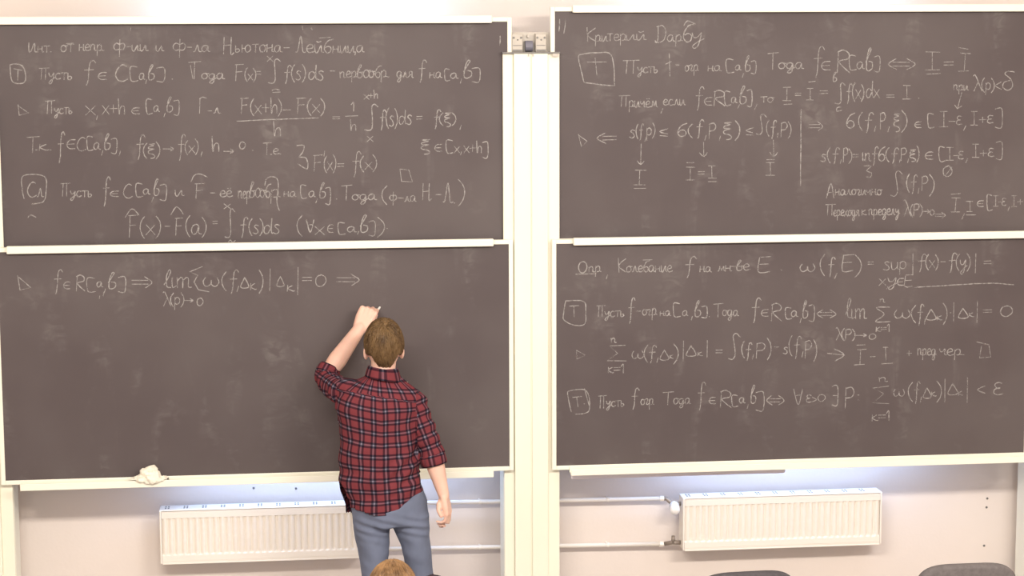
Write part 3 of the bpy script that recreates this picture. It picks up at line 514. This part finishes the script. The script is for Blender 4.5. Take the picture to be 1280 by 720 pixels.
# ------------------------------------------------------------------ people
def proj(v):
    d = v-Vector((0, 0, CAMZ)); z = d.dot(FWD)
    return 640+F*d.dot(RGT)/z, 360-F*d.dot(UPV)/z
def skin_mat(name, rgb):
    m = mat(name, rgb, .5, var=.06, scale=14, bump=.08, bscale=250); b = m.node_tree.nodes['Principled BSDF']
    b.inputs['Subsurface Weight'].default_value = .15; b.inputs['Subsurface Radius'].default_value = (.02, .008, .004); b.inputs['Subsurface Scale'].default_value = .3
    return m
M_SKIN = skin_mat('skin', (228, 186, 168))
def hand(mb, wrist, d, n, curls, s, thumb, k=1.0):
    d = d.normalized(); n = (n-d*n.dot(d)).normalized(); s = (s-d*s.dot(d)-n*s.dot(n)).normalized()
    L = [(.042, .025, .020), (.046, .028, .021), (.042, .026, .021), (.033, .020, .018)]
    offs = [.030, .010, -.010, -.029]
    for i in range(4):
        kn = wrist + d*(.088-.004*abs(i-1.2))*k + s*offs[i]*k
        mb.tube([wrist + s*offs[i]*.55*k + d*.005, wrist + d*.045*k + s*offs[i]*.85*k, kn], [.017*k, .0165*k, .0122*k], 12, True)
        p = kn; th = 0; pts = [kn]; dirn = d
        for q in range(3):
            th += math.radians(curls[i][q]); dirn = d*math.cos(th) - n*math.sin(th)
            p = p + dirn*L[i][q]*k; pts.append(p)
        r = [.0102, .0092, .0084, .0072] if i < 3 else [.009, .008, .0074, .0064]
        mb.tube(pts, [x*k for x in r], 12, True)
    mb.ell(wrist + d*.04*k + s*.022*k - n*.012*k, (.022*k, .022*k, .026*k))
    mb.tube(thumb, [.0155*k, .0125*k, .0108*k, .009*k][:len(thumb)], 12, True)
def hair_mesh(c, r, hairline, crown, nstr, ln, lift, seed, amp=.003):
    """closed cap hugging the skull plus combed strands, as one mesh; hairline(dir)->True where hair grows"""
    rnd = random.Random(seed)
    mb = MB(); n, m_ = 56, 40; rs = []
    def surf(dv, extra=0):
        k = hairline(dv)
        f = 1+extra
        p = Vector((dv.x*r[0]*f, dv.y*r[1]*f, dv.z*r[2]*f))
        return c + p*(.80+.20*k)
    for i in range(m_+1):
        a = math.pi*(i+.02)/(m_+.04); ring = []
        for j in range(n):
            b = 2*math.pi*j/n; dv = Vector((math.sin(a)*math.cos(b), math.sin(a)*math.sin(b), math.cos(a)))
            ring.append(surf(dv, noise.noise(dv*7+Vector((seed, 0, 0)))*amp/.09 + noise.noise(dv*22)*amp*.5/.09))
        rs.append(ring)
    mb.rings(rs)
    cd = crown.normalized(); done = 0
    while done < nstr:
        z = rnd.uniform(-1, 1); b = rnd.uniform(0, 2*math.pi); q = math.sqrt(1-z*z)
        dv = Vector((q*math.cos(b), q*math.sin(b), z))
        if hairline(dv) < .9: continue
        flow = (dv-cd); flow -= dv*flow.dot(dv)
        if flow.length < .02: flow = dv.orthogonal()
        flow.normalize(); flow = (flow + dv.cross(flow)*rnd.uniform(-.45, .45) + Vector((0, 0, -.25))).normalized()
        pts = []; L = ln*rnd.uniform(.6, 1.2)/.09; h = rnd.uniform(.2, 1)*lift/.09
        for q_ in range(5):
            t = q_/4; w_ = (dv+flow*L*t).normalized()
            if hairline(w_) < .6: break
            pts.append(surf(w_, .004+h*t*(1.25-t)*1.2))
        if len(pts) >= 3:
            w0 = rnd.uniform(.0011, .0020)
            mb.tube(pts, [w0, w0*1.2, w0, w0*.7, w0*.25][:len(pts)], 3)
        done += 1
    return mb
def hair_mat(name, a, b):
    m = mat(name, a, .45, scale=26, rgb2=b, bump=.3, bscale=120, stretch=(1, 1, .35), spec=.4); return m
def ss(a, b, x):
    t = max(0, min(1, (x-a)/(b-a))); return t*t*(3-2*t)

def plaid_material():
    m = bpy.data.materials.new('plaid_flannel'); m.use_nodes = True; nt = m.node_tree; b = nt.nodes['Principled BSDF']
    b.inputs['Roughness'].default_value = .9; b.inputs['Specular IOR Level'].default_value = .15
    uv = nd(nt, 'ShaderNodeUVMap'); uv.uv_map = 'plaid'
    sp = nd(nt, 'ShaderNodeSeparateXYZ'); nt.links.new(uv.outputs[0], sp.inputs[0])
    def yarn(c):
        fr = math_n(nt, 'FRACT', c); ds = math_n(nt, 'ABSOLUTE', math_n(nt, 'SUBTRACT', fr, .5))   # 0 at band centre
        r = nd(nt, 'ShaderNodeValToRGB'); r.color_ramp.interpolation = 'LINEAR'
        el = r.color_ramp.elements; el[0].position = 0; el[0].color = (*lin((122, 114, 130)), 1)
        el[1].position = 1; el[1].color = (*lin((118, 54, 60)), 1)
        for pos, col in ((.05, (120, 112, 128)), (.085, (30, 20, 33)), (.215, (30, 20, 33)), (.275, (118, 54, 60))):
            e_ = el.new(pos); e_.color = (*lin(col), 1)
        nt.links.new(ds, r.inputs[0]); return r.outputs[0]
    a = yarn(sp.outputs[0]); c = yarn(sp.outputs[1])
    mx = nd(nt, 'ShaderNodeMix', data_type='RGBA'); mx.inputs[0].default_value = .5
    nt.links.new(a, mx.inputs[6]); nt.links.new(c, mx.inputs[7])
    dk = nd(nt, 'ShaderNodeMix', data_type='RGBA', blend_type='DARKEN'); dk.inputs[0].default_value = 1; nt.links.new(a, dk.inputs[6]); nt.links.new(c, dk.inputs[7])
    m2 = nd(nt, 'ShaderNodeMix', data_type='RGBA'); m2.inputs[0].default_value = .5; nt.links.new(mx.outputs[2], m2.inputs[6]); nt.links.new(dk.outputs[2], m2.inputs[7])
    nt.links.new(m2.outputs[2], b.inputs['Base Color'])
    tc = nd(nt, 'ShaderNodeTexCoord'); n2 = nd(nt, 'ShaderNodeTexNoise'); n2.inputs['Scale'].default_value = 45; nt.links.new(tc.outputs['Object'], n2.inputs['Vector'])
    bp = nd(nt, 'ShaderNodeBump'); bp.inputs['Strength'].default_value = .35; bp.inputs['Distance'].default_value = .012
    nt.links.new(n2.outputs['Fac'], bp.inputs['Height']); nt.links.new(bp.outputs[0], b.inputs['Normal'])
    return m
M_PLAID = plaid_material()
PU, PV = .0590, .0530

def teacher():
    Y0 = 9.05; K = P
    base = Vector((PX(490, 700, Y0), Y0, 0))
    t = thing('person', base, 'man in red plaid shirt and blue jeans writing on the board, back turned', 'person')
    X = lambda px, py: PX(px, py, Y0)
    # ---------------- key joints
    hc = K(479.5, 430, 9.05)
    shL, elL, wrL = K(433, 489, 9.05), K(407, 471, 9.29), K(450, 410, 9.37)
    shR, elR, wrR = K(515, 497, 9.05), K(541, 570, 9.02), K(555, 620, 8.98)
    # ---------------- body: one continuous surface
    b = MB()
    b.ell(hc+Vector((0, .005, .005)), (.079, .098, .108)); b.ell(hc+Vector((0, .048, -.055)), (.060, .062, .062)); b.ell(hc+Vector((0, .09, -.088)), (.028, .024, .022))
    b.ell(hc+Vector((0, -.01, -.045)), (.068, .075, .062))
    b.tube([hc+Vector((0, .098, .012)), hc+Vector((0, .122, -.032))], [.008, .014], 10, True)                # nose
    b.tube([hc+Vector((-.022, .102, -.062)), hc+Vector((.022, .102, -.062))], .007, 10, True)                 # lips
    b.tube([hc+Vector((-.045, .083, .022)), hc+Vector((0, .094, .022)), hc+Vector((.045, .083, .022))], .010, 10, True)   # brow
    for sx in (-1, 1):
        b.ell(hc+Vector((sx*.083, -.008, -.040)), (.010, .018, .031), Matrix.Rotation(sx*.35, 3, 'Z') @ Matrix.Rotation(.15, 3, 'X'))
    b.tube([hc+Vector((0, -.018, -.06)), K(478.5, 466, 9.035), K(479, 480, 9.05)], [.058, .056, .070], 20)
    tz = lambda py: PZ(478, py, Y0)
    rings = []
    for py, xl, xr, hd in ((478, 448, 510, .075), (492, 430, 518, .095), (520, 429, 516, .105), (560, 432, 514, .105), (600, 434, 516, .105), (635, 443, 531, .115), (655, 447, 530, .105)):
        xm, hw = (X(xl, py)+X(xr, py))/2, (X(xr, py)-X(xl, py))/2
        rings.append([(xm+hw*math.cos(a*math.pi/14), Y0+hd*math.sin(a*math.pi/14), tz(py)) for a in range(28)])
    b.rings(rings)
    b.tube([shL, elL], [.05, .043], 16, True); b.tube([elL, elL+(wrL-elL)*.35, wrL], [.038, .045, .030], 18, True)
    b.tube([shR, elR], [.05, .043], 16, True); b.tube([elR, elR+(wrR-elR)*.3, wrR], [.043, .042, .0255], 18, True)
    dL = K(459.5, 391, 9.39)-wrL
    sL = Vector((1, 0, -.25)); nL = Vector((-.1, -1, .15))
    hand(b, wrL, dL, nL, [(58, 52, 30), (66, 62, 40), (72, 70, 45), (76, 72, 45)], sL,
         [K(458, 407, 9.38), K(466, 402, 9.40), K(469.5, 394, 9.43), K(470, 390, 9.445)], 1.12)
    dR = Vector((.22, -.03, -1)); nR = Vector((.95, -.32, .2)); sR = Vector((0, 1, 0))
    hand(b, wrR, dR, nR, [(16, 44, 40), (18, 46, 40), (22, 48, 40), (28, 50, 40)], sR,
         [K(552.5, 624, 8.98), K(548.4, 631, 8.96), K(548.2, 638.5, 8.95), K(551.5, 645.5, 8.945)], 1.0)
    hipL, knL, anL = K(464, 648, Y0), K(470, 733, Y0), Vector((X(472, 700), Y0-.03, .09))
    hipR, knR, anR = K(513, 648, Y0), K(530, 733, Y0), Vector((X(536, 700), Y0-.03, .09))
    for h_, k_, a_ in ((hipL, knL, anL), (hipR, knR, anR)):
        b.tube([h_, k_, a_+(k_-a_)*.72+Vector((0, -.02, 0)), a_], [.072, .050, .052, .034], 18, True)
        b.tube([a_+Vector((0, -.03, -.04)), a_+Vector((0, .08, -.05)), a_+Vector((0, .15, -.06))], [.034, .034, .026], 14, True)
    me = b.remesh(.0042, 3)
    nrm = [v.normal.copy() for v in me.vertices]
    for v in me.vertices:                       # flesh drawn in where clothes cover it
        c = v.co; px, py = proj(c); k = 0
        if c.y < 9.30 and 478 < py < 700 and px < 531 and py < 640: k = ss(474, 484, py)
        if px > 510 and py > 480: k = max(k, ss(572, 560, py)) if px > 527 else k
        if px < 440 and py > 440: k = max(k, ss(.052, .034, (c-elL).dot((wrL-elL).normalized())))
        if c.z > .2 and (py > 655 or (py > 640 and px < 543)): k = .8
        v.co -= nrm[v.index]*(.016*k)
    body = link_mesh('body', me, M_SKIN, t, True)
    for sx in (-1, 1):
        MB().ell(hc+Vector((sx*.031, .086, .004)), (.011, .011, .011)).build('eye', mat('eye_white', (230, 228, 224), .2), t, True)
    def hem(px):
        T = ((418, 596), (423, 601), (430, 612), (436, 626), (438, 635), (450, 639.5), (466, 645.5), (486, 645.5), (498, 642), (513, 632), (527, 619.5), (531, 611), (540, 604))
        for (a, ya), (c, yc) in zip(T, T[1:]):
            if px <= c: return ya+(yc-ya)*max(0, (px-a))/(c-a)
        return 604
    # ---------------- jeans
    j = MB(); rings = []
    for py, xl, xr, hd in ((585, 434, 521, .118), (605, 434, 526, .122), (625, 438.5, 533, .130), (640, 440, 535.5, .132), (652, 441, 536.5, .125)):
        xm, hw = (X(xl, py)+X(xr, py))/2, (X(xr, py)-X(xl, py))/2
        rings.append([(xm+hw*math.copysign(abs(math.cos(a*math.pi/18))**.85, math.cos(a*math.pi/18)), Y0+hd*math.sin(a*math.pi/18)-.008, tz(py)) for a in range(36)])
    j.rings(rings)
    def leg(pts):
        rings = []
        for py, xl, xr, hd in pts:
            xm, hw = (X(xl, py)+X(xr, py))/2, (X(xr, py)-X(xl, py))/2
            rings.append([(xm+hw*math.cos(a*math.pi/14), Y0+hd*math.sin(a*math.pi/14)-.004, PZ(480, py, Y0)) for a in range(28)])
        return rings
    def lower(rg, an, hem):
        last = rg[-1]; cx = sum(p[0] for p in last)/28
        for f_, w_ in ((.35, .066), (.7, .063), (1, .066)):
            cz = last[0][2]*(1-f_)+hem*f_; c_ = cx*(1-f_)+an.x*f_; cy = (Y0)*(1-f_)+(an.y)*f_
            rg.append([(c_+w_*math.cos(a*math.pi/14), cy+.068*math.sin(a*math.pi/14), cz) for a in range(28)])
        return rg
    j.rings(lower(leg(((642, 441, 489, .115), (660, 442, 487.5, .105), (680, 445.5, 486.5, .095), (700, 449, 485.5, .088), (720, 452, 485, .082), (745, 455, 485, .078))), anL, .045))
    j.rings(lower(leg(((642, 488, 536.5, .115), (660, 491, 537, .105), (680, 501, 537.5, .095), (700, 505.5, 540, .088), (720, 508, 542, .082), (745, 512, 544, .078))), anR, .045))
    me = j.remesh(.006, 5)
    nrm = [v.normal.copy() for v in me.vertices]
    for v in me.vertices:
        c = v.co; px, py = proj(c)
        d = noise.noise(Vector((c.x*12, c.y*9, c.z*11)))*.0035 + noise.noise(Vector((c.x*24+c.z*18, c.y*10, c.z*20+7)))*.0030
        k = math.exp(-((py-660)/14)**2)*ss(-.02, -.06, c.y-Y0)           # smile creases under the seat
        d += k*.004*math.sin((c.z*150)+c.x*40)
        d -= .020*ss(-4, -9, py-hem(px))*(1 if px < 529 else 0)
        v.co += nrm[v.index]*d
    M_JEAN = mat('blue_denim', (104, 112, 134), .85, var=.16, scale=7, bump=.25, bscale=420)
    link_mesh('jeans', me, M_JEAN, t, True)
    for an in (anL, anR):
        MB().rings([[(an.x+hw*math.cos(a*math.pi/12), an.y+.06+hl*math.copysign(abs(math.sin(a*math.pi/12))**.8, math.sin(a*math.pi/12)), z) for a in range(24)] for z, hw, hl in ((0, .044, .135), (.02, .047, .14), (.045, .046, .135), (.075, .042, .10), (.10, .038, .07))]).build('shoe', mat('dark_shoe', (52, 44, 42), .5), t, True)
    # ---------------- shirt
    s = MB(); rings = []
    prof = ((650, 437, 533, .140), (625, 430, 531, .140), (608, 425.5, 528.5, .137), (595, 424, 526, .134), (575, 424.5, 524, .130), (550, 424.5, 522.5, .128), (525, 422.5, 522, .128), (507, 419.5, 524, .124), (495, 420, 525.5, .115), (486, 427, 519, .102), (478, 441, 509, .085), (471, 455, 502, .072), (466, 459, 499, .066))
    for py, xl, xr, hd in prof:
        xm, hw = (X(xl, py)+X(xr, py))/2, (X(xr, py)-X(xl, py))/2
        tilt = 0
        rings.append([(xm+hw*math.copysign(abs(math.cos(a*math.pi/20))**.9, math.cos(a*math.pi/20)), Y0+hd*math.sin(a*math.pi/20)*(1.0 if a < 20 else .96), tz(py)) for a in range(40)])
    s.rings(rings)
    s.tube([K(442, 491, 9.05), K(428, 489, 9.09), K(415, 482, 9.20), K(406, 472, 9.295), K(409.5, 463, 9.31)], [.060, .062, .055, .050, .049], 24)
    s.tube([K(506, 494, 9.05), K(516, 500, 9.05), K(526, 530, 9.04), K(537, 558, 9.03), K(541.5, 574, 9.02)], [.052, .062, .060, .058, .057], 24)
    me = s.remesh(.006, 5)
    axL = (elL-shL).normalized(); axR = (elR-shR).normalized()
    def region(c):
        px, py = proj(c)
        if py < 590 and px > 520+(py-500)*.03 and (c-shR).dot(axR) > -.02: return 2
        if c.y > Y0+.005 and px < 428 and py < 530 and (c-shL).dot(axL) > .02: return 1
        if px < 421 and py < 512: return 1
        return 0
    nrm = [v.normal.copy() for v in me.vertices]
    for v in me.vertices:
        c = v.co.copy(); px, py = proj(c); rg = region(c)
        if rg == 0:
            d = noise.noise(Vector((c.x*7, c.y*7, c.z*13+3)))*.008
            low = ss(560, 600, py)
            d += low*noise.noise(Vector((c.x*16+c.z*9, c.y*8, c.z*20)))*.009
            # long slanting folds in the small of the back, right side
            q = (px-505)*.75+(py-590)*.66; r_ = -(px-505)*.66+(py-590)*.75
            d += .006*math.sin(q*.42)*math.exp(-(q/26)**2-(r_/34)**2)
            d += .005*math.exp(-((px-478.5-(py-520)*.02)/3.2)**2)*ss(490, 500, py)*ss(640, 520, py)     # box pleat
            d -= .010*math.exp(-((px-521)/4)**2)*ss(505, 520, py)*ss(585, 560, py)
            d += .005*math.sin((py-500)*.16+px*.05)*ss(500, 440, px)*ss(520, 560, py)
            yk = py-(488+(px-425)*.165); d += .005*ss(1.5, -1.5, yk)*ss(-26, -6, yk)               # yoke seam
        else:
            ax = axL if rg == 1 else axR; sh = shL if rg == 1 else shR
            tt = (c-sh).dot(ax)
            d = .005*noise.noise(Vector((c.x*14, c.y*14, c.z*18)))+.0045*math.sin(tt*95+noise.noise(c*9)*4)
        v.co += nrm[v.index]*d
    bm = bmesh.new(); bm.from_mesh(me)
    dead = []
    for v in bm.verts:
        px, py = proj(v.co)
        if py < 590 : continue
        lim = hem(px) if v.co.y < Y0+.01 else 641
        if py > lim and region(v.co) == 0: dead.append(v)
    bmesh.ops.delete(bm, geom=dead, context='VERTS')
    uvl = bm.loops.layers.uv.new('plaid')
    xc = X(474, 540)
    tab = [0]; hw_, hd_ = .182, .125
    for i in range(1, 181):
        a0, a1 = math.pi*(i-1)/180, math.pi*i/180
        tab.append(tab[-1]+math.hypot(hw_*(math.sin(a1)-math.sin(a0)), hd_*(math.cos(a1)-math.cos(a0))))
    for f in bm.faces:
        rg = region(f.calc_center_median())
        for lp in f.loops:
            c = lp.vert.co; px, py = proj(c)
            if rg == 0:
                a = math.atan2((c.x-xc)/hw_, -(c.y-Y0)/hd_); k = abs(a)/math.pi*180; i = min(179, int(k))
                u = math.copysign(tab[i]+(tab[i+1]-tab[i])*(k-i), a)
                up = ss(560, 480, py)
                u += (py-590)*-.00012*0
                q = c.x-xc; v_ = c.z + (min(q, 0)*.22*ss(610, 500, py) + max(q, 0)*(.17*ss(525, 480, py)-.03))
                if py < 488+(px-425)*.165: u += .024; v_ += .012
                v_ += .006*noise.noise(Vector((c.x*6, c.z*6, 1)))
                u += .006*noise.noise(Vector((c.x*5, c.z*5, 5)))
            else:
                ax = axL if rg == 1 else axR; sh = shL if rg == 1 else shR
                rel = c-sh; v_ = rel.dot(ax); pr = rel-ax*v_
                e1 = Vector((0, -1, 0)); e1 = (e1-ax*e1.dot(ax)).normalized(); e2 = ax.cross(e1)
                u = math.atan2(pr.dot(e2), pr.dot(e1))*.060+.02
            lp[uvl].uv = (u/PU+.06, v_/PV)
    bm.to_mesh(me); bm.free()
    sh = link_mesh('shirt', me, M_PLAID, t, True)
    so = sh.modifiers.new('cloth', 'SOLIDIFY'); so.thickness = .003; so.offset = -1
    def plaid_band(name, rings, n, par, lab=None):
        mb = MB(); mb.rings(rings, cap=False); me2 = mb.mesh(name)
        ul_ = me2.uv_layers.new(name='plaid')
        for p in me2.polygons:
            for li, vi in zip(p.loop_indices, p.vertices):
                ri, k = divmod(vi, n)
                kk = k
                if k == 0 and p.vertices[1] % n == n-1: kk = n
                ul_.data[li].uv = (kk/n*.36/PU, .30*ri+.2)
        o = link_mesh(name, me2, M_PLAID, par, True); m_ = o.modifiers.new('cloth', 'SOLIDIFY'); m_.thickness = .005; m_.offset = 0
        return o
    cc = K(479, 466, 9.045)
    rings = []
    for py, rx, ry, dy in ((459.3, .061, .062, 0), (458.6, .065, .066, 0), (463, .072, .074, 0), (468, .078, .083, .0), (472, .082, .088, 0)):
        zc = PZ(479, py, 9.045)
        rings.append([(cc.x+rx*math.cos(a*math.pi/24), cc.y+ry*math.sin(a*math.pi/24), zc-.13*rx*math.cos(a*math.pi/24)-.035*max(0, math.sin(a*math.pi/24))-.012*max(0, math.cos(a*math.pi/24))*(py-461)/14) for a in range(48)])
    plaid_band('collar', rings, 48, sh)
    def cuff(c0, ax, r, w_):
        ax = ax.normalized(); e1 = ax.orthogonal().normalized(); e2 = ax.cross(e1); rs_ = []
        for f_, k in ((-.1, .86), (0, 1.0), (.25, 1.06), (.75, 1.06), (1, 1.0), (1.02, .86)):
            rs_.append([c0+ax*(w_*f_)+(e1*math.cos(a*math.pi/20)+e2*math.sin(a*math.pi/20))*r*k*(1+.03*math.sin(a*.9+f_*3)) for a in range(40)])
        plaid_band('cuff', rs_, 40, sh)
    cuff(K(407.5, 469, 9.295), K(413.5, 457.5, 9.315)-K(407.5, 469, 9.295), .050, .042)
    cuff(K(540, 568, 9.02), K(543.5, 583, 9.015)-K(540, 568, 9.02), .056, .048)
    # ---------------- hair
    def line(d):
        az = math.atan2(d.x, -d.y)                 # 0 = back of the head
        A = abs(az)/math.pi
        lim = -.985+ss(.11, .27, A)*.58+ss(.40, .56, A)*.44+ss(.55, .9, A)*.60
        return ss(lim-.07, lim+.07, d.z)
    hm = hair_mesh(hc+Vector((.001, -.004, .000)), (.089, .108, .119), line, Vector((.06, -.45, .80)), 1900, .045, .008, 3)
    hm.build('hair', hair_mat('brown_hair', (82, 60, 38), (130, 102, 68)), t, True)
    # ---------------- chalk in the raised hand
    tip = K(475, 384, YB-.001); tail = K(468.5, 392, 9.44)
    tag(MB().tube([tail, tail+(tip-tail)*.96, tip], [.005, .005, .0035], 12).build('chalk_stick', mat('white_chalk', (240, 238, 232), .95)), 'short white chalk stick held in the raised hand of the man', 'chalk')
teacher()

def student():
    Y0 = 6.7
    top = P(491, 703.5, Y0); hc = top+Vector((0, .03, -.118))
    base = Vector((hc.x, Y0, 0))
    t = thing('person', base, 'seated person with brown hair and black top, from behind at bottom edge', 'person')
    b = MB()
    b.ell(hc, (.077, .095, .110)); b.ell(hc+Vector((0, .05, -.055)), (.056, .06, .06)); b.tube([hc+Vector((0, .1, .0)), hc+Vector((0, .12, -.035))], [.007, .012], 10, True)
    for sx in (-1, 1): b.ell(hc+Vector((sx*.079, -.005, -.03)), (.010, .018, .03))
    b.tube([hc+Vector((0, -.02, -.06)), hc+Vector((.0, -.06, -.19))], [.053, .055], 18, True)
    ctr = hc+Vector((.01, -.09, -.2))
    b.tube([ctr, Vector((ctr.x-.01, Y0-.12, .60))], [.11, .13], 20, True)
    shL, shR = ctr+Vector((-.17, 0, -.04)), P(545, 733, 6.66)
    hnd = []
    for sx, s_ in ((-1, shL), (1, shR)):
        el = s_+Vector((sx*.05, .16, -.22)); wr = el+Vector((-sx*.10, .22, .02))
        b.tube([ctr+Vector((sx*.04, 0, -.03)), s_, el, wr], [.05, .036, .036, .026], 16, True)
        hand(b, wr, Vector((-sx*.4, 1, 0)), Vector((0, 0, 1)), [(15, 20, 15)]*4, Vector((-sx, 0, 0)), [wr+Vector((-sx*.02, .02, 0)), wr+Vector((-sx*.05, .05, -.005)), wr+Vector((-sx*.06, .08, -.005))])
    for sx in (-1, 1):
        h_ = Vector((base.x+sx*.09, Y0-.08, .565)); kn = Vector((base.x+sx*.13, Y0+.33, .565)); an = Vector((base.x+sx*.13, Y0+.36, .09))
        b.tube([h_, kn, an], [.08, .058, .036], 16, True); b.tube([an+Vector((0, -.03, -.05)), an+Vector((0, .14, -.06))], [.034, .028], 12, True)
    link_mesh('body', b.remesh(.007, 4), M_SKIN, t, True)
    j = MB()
    j.tube([ctr+Vector((0, .005, .035)), ctr+Vector((0, 0, -.05)), Vector((ctr.x-.01, Y0-.12, .62))], [.085, .14, .155], 24, True)
    for sx, s_ in ((-1, shL), (1, shR)):
        el = s_+Vector((sx*.05, .16, -.22)); wr = el+Vector((-sx*.085, .19, .018))
        j.tube([ctr+Vector((sx*.06, 0, -.02)), s_, el, wr], [.09, .054, .052, .042], 18, True)
    me = j.remesh(.008, 5)
    nrm = [v.normal.copy() for v in me.vertices]
    for v in me.vertices: v.co += nrm[v.index]*noise.noise(v.co*14)*.006
    link_mesh('sweater', me, mat('black_knit', (40, 26, 34), .9, var=.15, scale=40, bump=.3, bscale=300), t, True)
    j = MB()
    for sx in (-1, 1):
        h_ = Vector((base.x+sx*.08, Y0-.1, .565)); kn = Vector((base.x+sx*.13, Y0+.33, .565)); an = Vector((base.x+sx*.13, Y0+.36, .08))
        j.tube([h_, kn, an], [.092, .07, .06], 18, True)
    link_mesh('trousers', j.remesh(.008, 5), mat('dark_denim', (54, 58, 76), .9), t, True)
    for sx in (-1, 1):
        an = Vector((base.x+sx*.13, Y0+.36, 0))
        MB().rings([[(an.x+hw*math.cos(a*math.pi/12), an.y+.05+hl*math.sin(a*math.pi/12), z) for a in range(24)] for z, hw, hl in ((0, .044, .13), (.02, .047, .135), (.05, .046, .12), (.09, .04, .07))]).build('shoe', M_BLK, t, True)
    def line(d):
        A = abs(math.atan2(d.x, -d.y))/math.pi
        lim = -.95+ss(.25, .5, A)*.5+ss(.55, .9, A)*.85
        return ss(lim-.07, lim+.07, d.z)
    hm = hair_mesh(hc, (.089, .108, .120), line, Vector((-.05, .25, .9)), 900, .12, .003, 11, .0015)
    hm.build('hair', hair_mat('light_brown_hair', (92, 66, 42), (156, 120, 82)), t, True)
    chair(base.x, Y0-.37, .84, 0, M_FAB2, 'chair carrying the seated brown-haired person, hidden below the bottom edge')
student()
